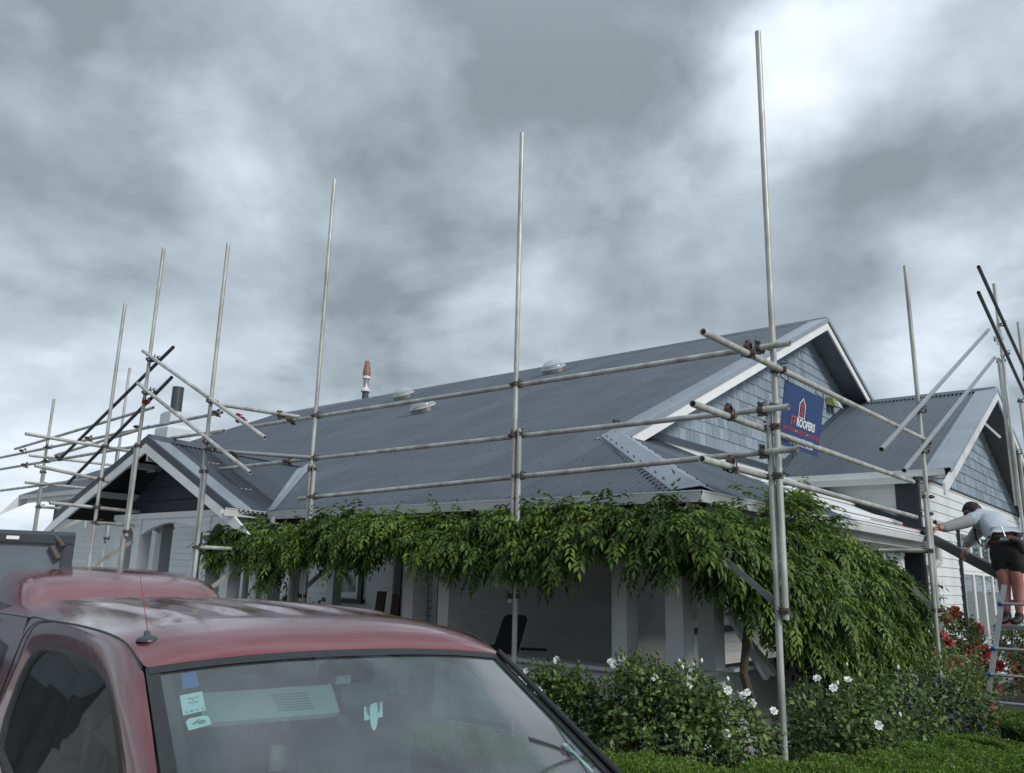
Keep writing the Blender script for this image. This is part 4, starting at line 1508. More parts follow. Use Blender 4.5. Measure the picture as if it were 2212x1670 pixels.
# ------------------------------------------------------------------ ladder and worker
ld = thing('ladder', 'aluminium ladder with blue tipped rungs at the right edge under the worker', 'ladder', (-1.9, 10.2, 0))
pA = np.array((-2.05, 9.95, .02))
pB = np.array((-1.735, 10.5, 1.80))
off = np.array((.46, .0, 0))
for o_ in (np.zeros(3), off):
    build(MB().beam(pA + o_, pB + o_, .024, .05, up=(1, 0, 0)), 'stile', 'alu', ld)
for z in (.07, .35, .615, .88, 1.14, 1.60):
    t_ = (z - pA[2]) / (pB[2] - pA[2])
    c = pA + (pB - pA) * t_
    build(MB().tube(c + (0, -.02, 0), c + off + (0, -.02, 0), .016, 10), 'rung', 'alu', ld, smooth=True)
    build(MB().tube(c + (-.035, -.02, 0), c + (.0, -.02, 0), .022, 10), 'rung_end', 'blue', ld, smooth=True)
tag(build(MB().box((-1.86, 10.38, 1.335), (-1.0, 10.78, 1.375)), 'scaffold_plank', 'greytimber'), 'short grey plank the worker stands on', 'plank')
tag(build(MB().box((-1.88, 10.92, 1.60), (-.9, 11.08, 1.64)), 'scaffold_plank', 'greytimber'), 'second grey plank behind the legs of the worker', 'plank')

pn = thing('person', 'worker in pale shirt and black shorts bending over the plank at the gutter end', 'person', (-1.70, 10.6, 1.38))


def skin(name, pts, edges, mk, par, sub=2, root=0):
    me = bpy.data.meshes.new(name)
    me.from_pydata([p[0] for p in pts], edges, [])
    me.materials.append(M[mk])
    o = put(name, me, par)
    md = o.modifiers.new('skin', 'SKIN')
    md.use_smooth_shade = True
    sv = me.skin_vertices[0].data
    for i, p in enumerate(pts):
        r = p[1]
        sv[i].radius = r if isinstance(r, tuple) else (r, r)
        sv[i].use_root = (i == root)
    s = o.modifiers.new('sub', 'SUBSURF')
    s.levels = sub
    s.render_levels = sub
    return o


# body: one skin from pelvis to feet, torso, arms
B = [((-1.70, 10.60, 2.26), (.15, .13)),      # 0 pelvis
     ((-1.76, 10.68, 2.40), (.145, .12)),     # 1 waist
     ((-1.86, 10.82, 2.50), (.15, .12)),      # 2 ribs
     ((-1.95, 10.93, 2.57), (.15, .11)),      # 3 chest
     ((-2.01, 11.01, 2.63), (.055, .055)),    # 4 neck
     ((-2.00, 10.76, 2.54), (.070, .070)),    # 5 right shoulder
     ((-2.17, 10.52, 2.455), (.050, .050)),    # 6 right elbow
     ((-2.30, 10.30, 2.40), (.034, .034)),    # 7 right wrist
     ((-1.98, 11.10, 2.50), (.070, .070)),    # 8 left shoulder
     ((-2.11, 11.06, 2.33), (.050, .050)),    # 9 left elbow
     ((-2.17, 10.96, 2.22), (.034, .034)),    # 10 left wrist
     ((-1.755, 10.60, 2.12), (.095, .095)),   # 11 left hip
     ((-1.75, 10.58, 1.90), (.072, .072)),    # 12 left knee
     ((-1.755, 10.62, 1.76), (.062, .066)),   # 13 calf
     ((-1.765, 10.63, 1.48), (.036, .036)),   # 14 ankle
     ((-1.62, 10.60, 2.12), (.095, .095)),    # 15 right hip
     ((-1.625, 10.58, 1.90), (.072, .072)),
     ((-1.63, 10.62, 1.76), (.062, .066)),
     ((-1.645, 10.63, 1.48), (.036, .036))]
EB = [(0, 1), (1, 2), (2, 3), (3, 4), (3, 5), (5, 6), (6, 7), (3, 8), (8, 9), (9, 10), (0, 11), (11, 12), (12, 13), (13, 14), (0, 15), (15, 16), (16, 17), (17, 18)]
skin('body', B, EB, 'skin', pn)


def folds(o, k_=.022):
    md = o.modifiers.new('folds', 'DISPLACE')
    md.texture = bpy.data.textures['folds']
    md.strength = k_
    md.texture_coords = 'GLOBAL'
    md.mid_level = .5


TXF = bpy.data.textures.new('folds', 'CLOUDS')
TXF.noise_scale = .09
# shirt over the torso, sleeves in grey
SH = [(B[1][0], (.165, .14)), (B[2][0], (.172, .14)), (B[3][0], (.168, .125)), (tuple((np.array(B[3][0]) + np.array(B[4][0])) / 2), (.09, .08)),
      (B[5][0], (.088, .088)), ((-2.06, 10.66, 2.50), (.074, .074)), (B[8][0], (.088, .088)), ((-2.04, 11.08, 2.42), (.074, .074)), ((-1.735, 10.645, 2.345), (.150, .13))]
skin('shirt', SH, [(0, 1), (1, 2), (2, 3), (2, 4), (4, 5), (2, 6), (6, 7), (0, 8)], 'shirt', pn, sub=3)
folds(bpy.data.objects['shirt'], .035)
skin('sleeve', [((-2.02, 10.72, 2.52), .086), ((-2.17, 10.52, 2.455), .070), ((-2.285, 10.33, 2.40), .052)], [(0, 1), (1, 2)], 'sleeve', pn)
skin('sleeve', [((-2.00, 11.09, 2.47), .086), ((-2.11, 11.06, 2.33), .068), ((-2.165, 10.97, 2.235), .050)], [(0, 1), (1, 2)], 'sleeve', pn)
ST = [((-1.70, 10.60, 2.30), (.17, .145)), ((-1.70, 10.60, 2.16), (.165, .135)), ((-1.765, 10.60, 2.08), .112), ((-1.762, 10.585, 1.90), .096), ((-1.61, 10.60, 2.08), .112), ((-1.612, 10.585, 1.885), .096)]
skin('shorts', ST, [(0, 1), (1, 2), (2, 3), (1, 4), (4, 5)], 'shorts', pn, root=1, sub=3)
folds(bpy.data.objects['shorts'], .03)
skin('tool_belt', [((-1.85, 10.55, 2.315), .028), ((-1.76, 10.47, 2.31), .030), ((-1.64, 10.455, 2.30), .032), ((-1.55, 10.51, 2.27), .045), ((-1.53, 10.53, 2.20), .05), ((-1.52, 10.55, 2.13), .045)], [(0, 1), (1, 2), (2, 3), (3, 4), (4, 5)], 'belt', pn)
build(MB().tube((-1.69, 10.40, 2.42), (-1.66, 10.385, 2.31), .007, 8).box((-1.71, 10.372, 2.27), (-1.63, 10.388, 2.30)), 'hammer', 'alu', pn)
build(MB().box((-1.632, 10.370, 2.285), (-1.612, 10.389, 2.315)), 'hammer_tip', 'signred', pn)
# head, hanging forward, turned to the gutter
hc = np.array((-2.085, 11.13, 2.640))
fd = np.array((-.60, .30, -.75))
fd /= np.linalg.norm(fd)           # face direction
tp = np.array((-.55, .45, .70))
tp -= fd * (tp @ fd)
tp /= np.linalg.norm(tp)
sd_ = np.cross(fd, tp)


def blob(c, rx, ry_, rz_, ax, n=16, m=12, f=None):
    P = []
    for i in range(m + 1):
        a = -PI / 2 + PI * i / m
        row = []
        for j in range(n):
            b = 2 * PI * j / n
            v = np.array((math.cos(a) * math.cos(b) * rx, math.cos(a) * math.sin(b) * ry_, math.sin(a) * rz_))
            if f:
                v = f(v)
            row.append(c + ax[0] * v[0] + ax[1] * v[1] + ax[2] * v[2])
        P.append(row)
    return MB().grid(P, close=True)


def headf(v):
    v = v.copy()
    if v[2] < 0:
        v[0] *= 1 + v[2] * 1.2
        v[1] *= 1 + v[2] * 1.8
    if v[0] > .075 and abs(v[1]) < .02 and -.03 < v[2] < .02:
        v[0] += .02
    return v


build(blob(hc, .098, .076, .120, (fd, sd_, tp), 24, 18, headf), 'head', 'skin', pn, smooth='all')
for s_ in (-1, 1):
    build(blob(hc + sd_ * .076 * s_ - tp * .01, .022, .010, .032, (fd, sd_, tp), 10, 8), 'ear', 'skin', pn, smooth='all')
    build(blob(hc + fd * .088 + sd_ * .03 * s_ + tp * .012, .008, .014, .008, (fd, sd_, tp), 10, 8), 'eye', 'black', pn, smooth='all')
build(blob(hc + fd * .098 - tp * .015, .018, .012, .024, (fd, sd_, tp), 10, 8), 'nose', 'skin', pn, smooth='all')
build(blob(hc + fd * .078 - tp * .058, .012, .024, .006, (fd, sd_, tp), 10, 8), 'mouth', 'rpetal', pn, smooth='all')
hr = MB()
for k_ in range(170):
    a, b = rnd.uniform(0, 2 * PI), rnd.uniform(-.15, PI / 2)
    v = np.array((math.cos(b) * math.cos(a) * .10 - .012, math.cos(b) * math.sin(a) * .082, math.sin(b) * .125 + .01))
    if v[0] > .055 and v[2] < .06:
        continue
    c = hc + fd * v[0] + sd_ * v[1] + tp * v[2]
    dn = np.array((rnd.uniform(-.3, .3), rnd.uniform(-.3, .3), -1)) * rnd.uniform(.02, .05)
    hr.tube(c, c + dn + (fd * v[0] + sd_ * v[1] + tp * v[2]) * .15, .012, 5, r2=.003)
b_ = blob(hc - fd * .012 + tp * .012, .100, .082, .122, (fd, sd_, tp), 20, 14, lambda v: v if (v[0] < .03 or v[2] > .05) else v * .9)
hr.add(b_.v, b_.f)
build(hr, 'hair', 'hair', pn, smooth=True)
# hanging scarf of hair / lanyard under the chest
build(MB().tube((-2.05, 10.9, 2.50), (-2.03, 10.85, 2.30), .022, 8, r2=.01).tube((-2.03, 10.85, 2.32), (-1.98, 10.83, 2.22), .014, 8, r2=.006), 'hanging_strap', 'black', pn)
for ox in (0, .12):
    bx0 = -1.765 + ox
    skin('boot', [((bx0, 10.635, 1.53), .052), ((bx0, 10.635, 1.44), .050), ((bx0 - .035, 10.56, 1.418), (.048, .036)), ((bx0 - .065, 10.50, 1.412), (.040, .028))], [(0, 1), (1, 2), (2, 3)], 'boot', pn)


def hand(wrist, d, palm_n, curl, par):
    """five fingers from a palm; d points from wrist to knuckles, palm_n out of the back of the hand"""
    d, palm_n = np.array(d, float), np.array(palm_n, float)
    d /= np.linalg.norm(d)
    palm_n -= d * (palm_n @ d)
    palm_n /= np.linalg.norm(palm_n)
    s = np.cross(d, palm_n)
    w_ = np.array(wrist, float)
    pts = [(tuple(w_), .024), (tuple(w_ + d * .045), (.034, .016)), (tuple(w_ + d * .085), (.038, .014))]
    ed = [(0, 1), (1, 2)]
    skin('palm', pts, ed, 'skin', par)
    for k_, (o_, ln) in enumerate(((-.030, .060), (-.010, .070), (.010, .067), (.029, .052))):
        p = w_ + d * .085 + s * o_
        a = 0.0
        ch = [(tuple(p - d * .02), .0095), (tuple(p), .0095)]
        for sgm in range(3):
            a += curl
            p = p + (d * math.cos(a) - palm_n * math.sin(a)) * ln * (.42, .32, .26)[sgm]
            ch.append((tuple(p), .0085 - .001 * sgm))
        skin('finger', ch, [(i, i + 1) for i in range(4)], 'skin', par, sub=1)
    p = w_ + d * .03 - s * .028
    q1 = p + (d * .6 - s * .7 - palm_n * .3) * .035
    q2 = q1 + (d * .9 - palm_n * .6) * .028
    skin('thumb', [(tuple(p), .012), (tuple(q1), .0105), (tuple(q2), .0085)], [(0, 1), (1, 2)], 'skin', par, sub=1)


hand((-2.30, 10.30, 2.40), (-.55, -.80, -.15), (-.5, .5, .6), .9, pn)
hand((-2.175, 10.95, 2.21), (-.35, -.2, -.9), (-.7, -.6, .2), .35, pn)

# ------------------------------------------------------------------ planting
def unit(a):
    return a / np.maximum(np.linalg.norm(a, axis=-1, keepdims=True), 1e-9)


def leafquads(base, d, nrm_, Ln, Wd, fold=.35, droop=.0):
    """two-triangle folded leaves; returns V (n*4,3), F (n*2,3)"""
    n = len(base)
    d = unit(d)
    s = unit(np.cross(d, nrm_))
    nn = np.cross(s, d)
    Ln, Wd = np.asarray(Ln)[:, None], np.asarray(Wd)[:, None]
    mid = base + d * Ln * .42
    V = np.empty((n, 4, 3))
    V[:, 0] = base
    V[:, 1] = mid + s * Wd * .5 + nn * Wd * fold
    V[:, 2] = base + d * Ln - np.array((0, 0, 1.0)) * Ln * droop
    V[:, 3] = mid - s * Wd * .5 + nn * Wd * fold
    F = np.array([(0, 1, 2), (0, 2, 3)])
    F = (np.arange(n)[:, None, None] * 4 + F[None]).reshape(-1, 3)
    return V.reshape(-1, 3), F


def rvec(n, k=1.0):
    return nr.normal(size=(n, 3)) * k


def foliage(name, parent, V, F, mi, mats, **kw):
    me = fast_mesh(name, V, F, mats, mi)
    return put(name, me, parent, kind='stuff', **kw)


def compound(P, D, lens, nl=5, ll=.062, lw=.024):
    """pinnate leaves: rachis from P along D, curving down; nl pairs and one tip leaflet"""
    n = len(P)
    D = unit(D)
    down = np.array((0, 0, -1.0))
    side = unit(np.cross(D, down) + rvec(n, .05))
    B_, DD, NN, LL, WW = [], [], [], [], []
    pos = P.copy()
    cur = D.copy()
    for k in range(nl + 1):
        cur = unit(cur + down * .20)
        pos = pos + cur * lens[:, None] / (nl + 1)
        nn = unit(np.cross(side, cur))
        nn = np.where(nn[:, 2:3] < 0, -nn, nn)
        sc = (1.0 if k < nl - 1 else .85) * nr.uniform(.8, 1.15, n)
        if k < nl:
            for sg_ in (-1, 1):
                B_.append(pos + rvec(n, .002))
                DD.append(unit(cur * .55 + side * sg_ * 1.0 + down * .45 + rvec(n, .18)))
                NN.append(nn + rvec(n, .25))
                LL.append(ll * sc)
                WW.append(lw * sc)
        else:
            B_.append(pos)
            DD.append(unit(cur + down * .3 + rvec(n, .1)))
            NN.append(nn)
            LL.append(ll * 1.1 * sc)
            WW.append(lw * sc)
    k = len(B_)
    B_, DD, NN = np.concatenate(B_), np.concatenate(DD), np.concatenate(NN)
    return B_, DD, NN, np.concatenate(LL), np.concatenate(WW), np.tile(np.arange(n), k)


vine = thing('wisteria', 'large green wisteria hanging along the front gutter and bulging round the corner', 'climbing plant', (-3.1, 8.0, 0))
xs_b = [-10.15, -9.36, -8.75, -8.03, -7.06, -6.34, -5.68, -5.08, -4.54, -4.04, -3.41, -3.16, -2.85]
zs_b = [2.0, 1.84, 1.80, 1.88, 1.92, 2.0, 1.90, 1.78, 1.78, 1.92, 2.0, 1.90, 1.84]
xs_t = [-10.2, -9.69, -8.87, -7.94, -7.54, -6.75, -6.04, -5.4, -4.94, -4.29, -3.81, -3.36, -2.99, -2.67]
zs_t = [2.10, 2.22, 2.27, 2.20, 2.33, 2.28, 2.25, 2.22, 2.27, 2.30, 2.27, 2.30, 2.24, 2.24]


def shoots(o, d, k, ln, spread=.55):
    """k leaves along each of the shoots that start at o and run along d"""
    n = len(o)
    d = unit(d)
    t = nr.uniform(.05, 1.0, (n, k, 1))
    P = o[:, None] + d[:, None] * t * ln[:, None, None] + np.array((0, 0, -1.0)) * (t * ln[:, None, None]) ** 2 * .9
    P = P + nr.normal(size=P.shape) * .022
    D = d[:, None] * .8 + nr.normal(size=P.shape) * spread + np.array((0, 0, -.35)) * t
    return P.reshape(-1, 3), D.reshape(-1, 3)


n1 = 380
x = nr.uniform(-10.0, -2.85, n1)
zt, zb = np.interp(x, xs_t, zs_t), np.interp(x, xs_b, zs_b)
zb = zb + .10 * np.sin(x * 4.7 + 1)
z = zb + .10 + (zt - zb - .10) * nr.uniform(0, 1, n1) ** .8
O1 = np.stack([x, nr.uniform(6.02, 6.22, n1), z], 1)
D1 = np.stack([nr.normal(-.25, .55, n1), -np.abs(nr.normal(.9, .3, n1)), nr.normal(.02 + .12 * (z > zt - .12), .2, n1)], 1)
P1, D1 = shoots(O1, D1, 9, nr.uniform(.16, .38, n1))
# side mass
ys_t = [6.2, 7.39, 7.95, 8.56, 9.24, 9.99, 10.83, 11.6, 12.0]
zs_t2 = [2.22, 2.30, 2.36, 2.34, 2.30, 2.14, 1.92, 1.6, 1.35]
ys_b = [6.2, 6.82, 7.39, 8.01, 8.83, 9.61, 10.72, 11.7, 12.0]
zs_b2 = [1.80, 1.62, 1.35, 1.05, .62, .75, .95, 1.18, 1.4]
n2 = 620
y = nr.uniform(6.2, 11.0, n2)
zt, zb = np.interp(y, ys_t, zs_t2), np.interp(y, ys_b, zs_b2)
z = zb + .08 + (zt - zb - .08) * nr.power(1.1, n2)
th = np.clip((z - zb) / np.maximum(zt - zb, .05), 0, 1)
bul = np.sin(th * PI) ** .55
dep = .20 + .33 * np.clip((y - 6.2) / 2.0, 0, 1)
lump = .72 + .28 * np.sin(y * 4.3 + z * 5.0) * np.sin(y * 2.1 - z * 3.7)
x = -3.22 + dep * bul * lump * nr.uniform(0, 1, n2) ** .3
O2 = np.stack([x, y, z], 1)
D2 = np.stack([np.abs(nr.normal(.8, .3, n2)), nr.normal(-.2, .5, n2), nr.normal(.02 + .2 * (z > zt - .15), .25, n2)], 1)
P2, D2 = shoots(O2, D2, 9, nr.uniform(.14, .34, n2))
# a few sprays sticking up above the gutter
n3 = 90
x = nr.choice([-7.5, -6.8, -4.9, -4.3, -3.4, -6.0], n3) + nr.normal(0, .10, n3)
P3_ = np.stack([x, 6.12 + nr.normal(0, .05, n3), np.interp(x, xs_t, zs_t) + nr.uniform(-.05, .06, n3)], 1)
D3_ = np.stack([nr.normal(0, .6, n3), nr.normal(-.3, .4, n3), np.abs(nr.normal(.8, .3, n3))], 1)
n4 = 60
y = nr.normal(7.7, .35, n4)
P4_ = np.stack([-3.0 + nr.normal(0, .1, n4), y, 2.42 + nr.uniform(0, .12, n4)], 1)
D4_ = np.stack([nr.normal(.2, .5, n4), nr.normal(0, .6, n4), np.abs(nr.normal(.8, .3, n4))], 1)
P_ = np.concatenate([P1, P2, P3_, P4_])
D_ = np.concatenate([D1, D2, D3_, D4_])
lens = nr.uniform(.17, .30, len(P_))
B_, DD, NN, LL, WW, idx = compound(P_, D_, lens, 5, .078, .031)
V, F = leafquads(B_, DD, NN, LL, WW, .30, .12)
tone = np.sin(P_[:, 0] * 3.1 + P_[:, 2] * 4) * .5 + nr.normal(0, .7, len(P_))
lm = np.where(tone > .35, 1, np.where(tone < -.95, 2, 0))
foliage('foliage', vine, V, F, np.repeat(lm[idx], 2), ['leaf1', 'leaf2', 'leaf3'])
# inner leaves that close the mass, shade inside put into their dark colour
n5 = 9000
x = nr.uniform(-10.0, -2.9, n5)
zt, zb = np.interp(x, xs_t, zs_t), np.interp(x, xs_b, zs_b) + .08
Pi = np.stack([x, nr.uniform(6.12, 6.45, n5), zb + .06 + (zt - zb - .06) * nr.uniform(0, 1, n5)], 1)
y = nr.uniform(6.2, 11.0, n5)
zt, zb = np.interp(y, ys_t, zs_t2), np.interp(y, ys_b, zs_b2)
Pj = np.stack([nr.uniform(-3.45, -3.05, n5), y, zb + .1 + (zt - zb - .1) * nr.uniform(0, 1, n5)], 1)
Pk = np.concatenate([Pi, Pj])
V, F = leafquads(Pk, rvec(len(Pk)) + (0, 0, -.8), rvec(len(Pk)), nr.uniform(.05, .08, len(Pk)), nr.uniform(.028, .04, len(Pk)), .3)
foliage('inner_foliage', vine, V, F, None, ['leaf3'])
mb = MB()
tr_ = [(-2.95, 6.95, .0), (-3.0, 6.9, .5), (-3.12, 6.85, 1.0), (-3.1, 6.95, 1.5), (-3.2, 6.8, 2.0), (-3.15, 6.5, 2.3)]
for a, b, r in zip(tr_, tr_[1:], (.045, .04, .035, .03, .025)):
    mb.tube(a, b, r, 8, r2=r * .9)
tr_ = [(-3.15, 6.5, 2.3), (-4.0, 6.3, 2.25), (-5.5, 6.25, 2.2), (-7, 6.25, 2.18), (-8.5, 6.25, 2.15), (-9.9, 6.3, 2.1)]
mb.path(tr_, .018, 7)
mb.path([(-3.15, 6.5, 2.3), (-3.2, 8, 2.2), (-3.15, 9.5, 2.0), (-3.1, 11.3, 1.6)], .018, 7)
build(mb, 'trunk', 'stem', vine, smooth=True)
# twigs of the far left end of the wisteria
mb = MB()
for i in range(14):
    p = np.array((-10.1 + rnd.uniform(-.1, .3), 6.1, 2.0 + rnd.uniform(-.2, .2)))
    mb.path([p, p + (-.12 - rnd.random() * .15, rnd.uniform(-.1, .1), rnd.uniform(-.15, .15)), p + (-.3, rnd.uniform(-.1, .1), rnd.uniform(-.2, .2))], .004, 4)
build(mb, 'twig', 'gstem', vine, kind='stuff')
# weathered grey posts leaning behind the vine
t = thing('trellis', 'weathered leaning timber frame on the verandah wall behind the wisteria', 'trellis', (-3.45, 7.4, .9))
build(MB().beam((-3.42, 7.25, 1.48), (-3.30, 7.75, .90), .05, .07), 'strut', 'oldtrim', t)
build(MB().beam((-3.38, 7.50, 1.25), (-3.30, 7.92, .92), .04, .06), 'strut', 'oldtrim', t)
build(MB().beam((-3.42, 7.2, .985), (-3.42, 8.6, .985), .10, .03), 'rail', 'oldtrim', t)


def rose_mesh(mk, open_=1.0, seed=0):
    r = random.Random(seed)
    mb = MB()
    for ring, (cnt, rad, tilt, sz) in enumerate(((5, .012, 1.3, .020), (6, .022, .95, .028), (7, .034, .55, .036))):
        for k in range(cnt):
            a = 2 * PI * (k + ring * .5) / cnt + r.uniform(-.2, .2)
            tl = tilt * open_ + r.uniform(-.1, .1)
            o = np.array((math.cos(a), math.sin(a), 0)) * rad * .35
            u = np.array((math.cos(a) * math.cos(tl), math.sin(a) * math.cos(tl), math.sin(tl)))
            s = np.array((-math.sin(a), math.cos(a), 0))
            w_ = sz * .95
            n_ = np.cross(s, u)
            rows_ = []
            for t_, ww, cv in ((0, .35, 0), (.45, 1.0, -.10), (.8, .95, -.02), (1.0, .55, .12)):
                c = o + u * sz * t_ * 1.25 + n_ * cv * sz
                rows_.append([c - s * w_ * ww * .5 + n_ * -.12 * sz, c + n_ * .05 * sz, c + s * w_ * ww * .5 + n_ * -.12 * sz])
            mb.grid(rows_)
    mb.lathe((0, 0, -.012), [(0, 0), (.010, .004), (.012, .016)], 6)
    return mb.mesh('flower', mk, smooth='all')


def bud_mesh(mk):
    return MB().lathe((0, 0, 0), [(.001, 0), (.009, .008), (.012, .02), (.008, .034), (.001, .042)], 7).mesh('bud', mk, smooth='all')


WR = [rose_mesh('wpetal', 1.0, i) for i in range(3)] + [rose_mesh('wpetal', 1.35, 9)]
RR = [rose_mesh('rpetal', 1.0, i) for i in range(3)]
WB, GB = bud_mesh('wpetal'), bud_mesh('gstem')


def flower(par, p, me, face=(0.4, -.8, .4), sc=1.0, name='flower'):
    o = bpy.data.objects.new(name, me)
    COL.objects.link(o)
    o.parent = par
    o.matrix_parent_inverse = WM[par.name].inverted()
    q = (Vector(face) + Vector((rnd.uniform(-.4, .4), rnd.uniform(-.4, .4), rnd.uniform(-.3, .3)))).to_track_quat('Z', 'Y')
    o.matrix_basis = Matrix.Translation(Vector(p)) @ q.to_matrix().to_4x4() @ Matrix.Diagonal((sc, sc, sc, 1))
    WM[o.name] = Matrix.Identity(4)
    return o


def bush(label, blobs, nleaf, mats, wts, ls=(.035, .055), flowers=(), fm=None, fsc=1.1, buds=0, name='rose_bush', cat='rose bush', group=None, stems=10, face=(.4, -.8, .4), shell=.55):
    """blobs: (cx, cy, cz, rx, ry, rz); leaves fill the outer part of each blob with lumps"""
    c0 = blobs[0]
    t = thing(name, label, cat, (c0[0], c0[1], 0), group)
    vol = np.array([b[3] * b[4] * b[5] for b in blobs]) ** (2 / 3)
    cnt = (nleaf * vol / vol.sum()).astype(int)
    P = []
    for b, k in zip(blobs, cnt):
        # leaves gather along shoots: seed twigs then scatter round them
        ns = max(8, k // 9)
        d = unit(nr.normal(size=(ns, 3)))
        r = nr.uniform(shell, 1.0, (ns, 1))
        tw = np.array(b[:3]) + d * r * np.array(b[3:])
        j = nr.randint(0, ns, k)
        P.append(tw[j] + nr.normal(size=(k, 3)) * .035)
    P = np.concatenate(P)
    P = P[P[:, 2] > .04]
    c = np.array([c0[0], c0[1], .3])
    out = unit(P - c)
    n = len(P)
    D = unit(out * .7 + rvec(n, .8) + (0, 0, -.15))
    Nn = unit(np.array((0, 0, 1.0)) + out * .6 + rvec(n, .5))
    Ln = nr.uniform(ls[0], ls[1], n)
    V, F = leafquads(P, D, Nn, Ln, Ln * nr.uniform(.55, .72, n), .22, .1)
    mi = nr.choice(len(mats), n, p=wts)
    foliage('foliage', t, V, F, np.repeat(mi, 2), mats)
    mb = MB()
    for i in range(stems):
        b = rnd.choice(blobs)
        base = np.array((c0[0] + rnd.uniform(-.12, .12), c0[1] + rnd.uniform(-.12, .12), 0))
        top = np.array((b[0] + rnd.uniform(-.8, .8) * b[3], b[1] + rnd.uniform(-.8, .8) * b[4], b[2] + b[5] * rnd.uniform(.2, .95)))
        md = (base + top) / 2 + (rnd.uniform(-.08, .08), rnd.uniform(-.08, .08), .06)
        mb.path([base, md, top], .007, 5)
    build(mb, 'stem', 'gstem', t, kind='stuff')
    for i, p in enumerate(flowers):
        f = flower(t, p, rnd.choice(fm) if isinstance(fm, list) else fm, face, fsc * rnd.uniform(.8, 1.2))
    for i in range(buds):
        b = rnd.choice(blobs)
        p = np.array((b[0] + rnd.uniform(-.8, .8) * b[3], b[1] + rnd.uniform(-.7, .3) * b[4], b[2] + b[5] * rnd.uniform(.85, 1.15)))
        build(MB().tube(p - (0, 0, .14), p, .0025, 4), 'bud_stalk', 'gstem', t)
        flower(t, p, WB if rnd.random() < .12 else GB, (0, 0, 1), rnd.uniform(.7, 1.1), 'bud')
    return t


bush('white rose bush beside the windscreen pillar, leftmost of the white roses', [(-4.02, 5.55, .66, .44, .32, .36), (-4.2, 5.5, .84, .26, .22, .24), (-3.72, 5.6, .52, .34, .3, .38), (-3.95, 5.5, .9, .2, .18, .18)], 5600,
     ['rleaf1', 'rleaf2', 'dleaf'], (.6, .28, .12), flowers=[(-4.30, 5.40, 1.02), (-4.33, 5.38, .97), (-4.28, 5.35, .93), (-4.03, 5.45, 1.12), (-3.56, 5.5, 1.14), (-4.1, 5.3, .9)], fm=WR, fsc=.55, buds=16)
bush('broad white rose bush in the middle below the square verandah posts', [(-3.0, 5.45, .62, .60, .42, .45), (-3.15, 5.5, .86, .42, .3, .30), (-2.65, 5.45, .60, .42, .35, .45), (-3.35, 5.5, 1.0, .22, .18, .2), (-2.9, 5.5, .98, .25, .2, .16)], 10500,
     ['rleaf1', 'rleaf2', 'dleaf'], (.5, .4, .1), flowers=[(-3.47, 5.5, 1.17), (-3.50, 5.45, 1.13), (-3.40, 5.35, 1.0), (-3.10, 5.35, 1.08), (-2.48, 5.42, 1.02), (-2.44, 5.40, 1.05), (-2.42, 5.42, .98), (-2.53, 5.3, 1.06), (-2.52, 5.25, .80), (-2.35, 5.6, .92), (-2.2, 4.5, .62)], fm=WR, fsc=.50, buds=34)
bush('white rose bush right of the thick front pole with one wide open bloom', [(-2.25, 6.6, .60, .55, .45, .45), (-2.0, 6.9, .80, .4, .4, .32), (-1.95, 6.4, .55, .35, .35, .4)], 6000,
     ['rleaf1', 'rleaf2', 'dleaf'], (.55, .27, .18), flowers=[(-1.80, 5.98, .86), (-2.05, 6.2, 1.10), (-2.12, 6.1, 1.05), (-2.30, 6.3, 1.08)], fm=WR, fsc=.60, buds=14)
bush('dark purple grey leaved shrub behind the box hedge', [(-2.05, 8.4, .50, .50, .7, .50), (-1.95, 7.8, .40, .35, .5, .4)], 4200, ['pleaf', 'dleaf', 'rleaf1'], (.45, .35, .2), name='dark_shrub', cat='shrub', buds=0)
bush('light green bushy shrub in front of the white downpipe', [(-2.15, 9.5, .80, .35, .6, .45), (-2.1, 9.9, .45, .32, .5, .4)], 3400, ['rleaf2', 'rleaf1'], (.45, .55), name='light_shrub', cat='shrub', buds=14)
bush('dark undergrowth shrub under the hanging wisteria', [(-2.75, 7.6, .45, .40, .8, .5), (-2.8, 8.8, .5, .4, .8, .5)], 4200, ['dleaf', 'rleaf1'], (.6, .4), name='dark_shrub', cat='shrub', buds=0)
rbl = [(13.98, 1.37), (13.52, 1.31), (15.26, 1.05), (14.21, .87), (14.67, .85), (13.06, 1.05), (12.86, .79), (14.91, .66), (15.19, .54), (14.16, .56), (13.91, .51), (16.05, .45), (14.87, .39)]
rf = [(-3.0, y_, z_) for y_, z_ in rbl]
for (y_, z_) in [(14.39, .21), (15.3, .1), (15.6, .16), (13.8, .19), (14.56, .07), (15.1, -.03), (13.7, .02), (14.4, -.13), (15.0, -.24), (13.0, .1)]:
    k_ = 1.45 / (1.75 - z_)
    rf.append((-3.0 * k_, y_ * k_, 1.75 - 1.45 + rnd.uniform(-.03, .03)))
bush('climbing rose full of dark red blooms between the slim pole and the ladder', [(-3.0, 14.4, .70, .28, 1.4, .55), (-2.9, 13.9, 1.1, .2, .5, .3), (-2.5, 12.6, .45, .35, .8, .35)], 4200, ['dleaf', 'rleaf1'], (.55, .45), (.04, .065),
     flowers=rf + [(p[0] + rnd.uniform(0, .15), p[1] + rnd.uniform(-.25, .25), p[2] + rnd.uniform(-.12, .12)) for p in rf[2:]], fm=RR, fsc=2.3)
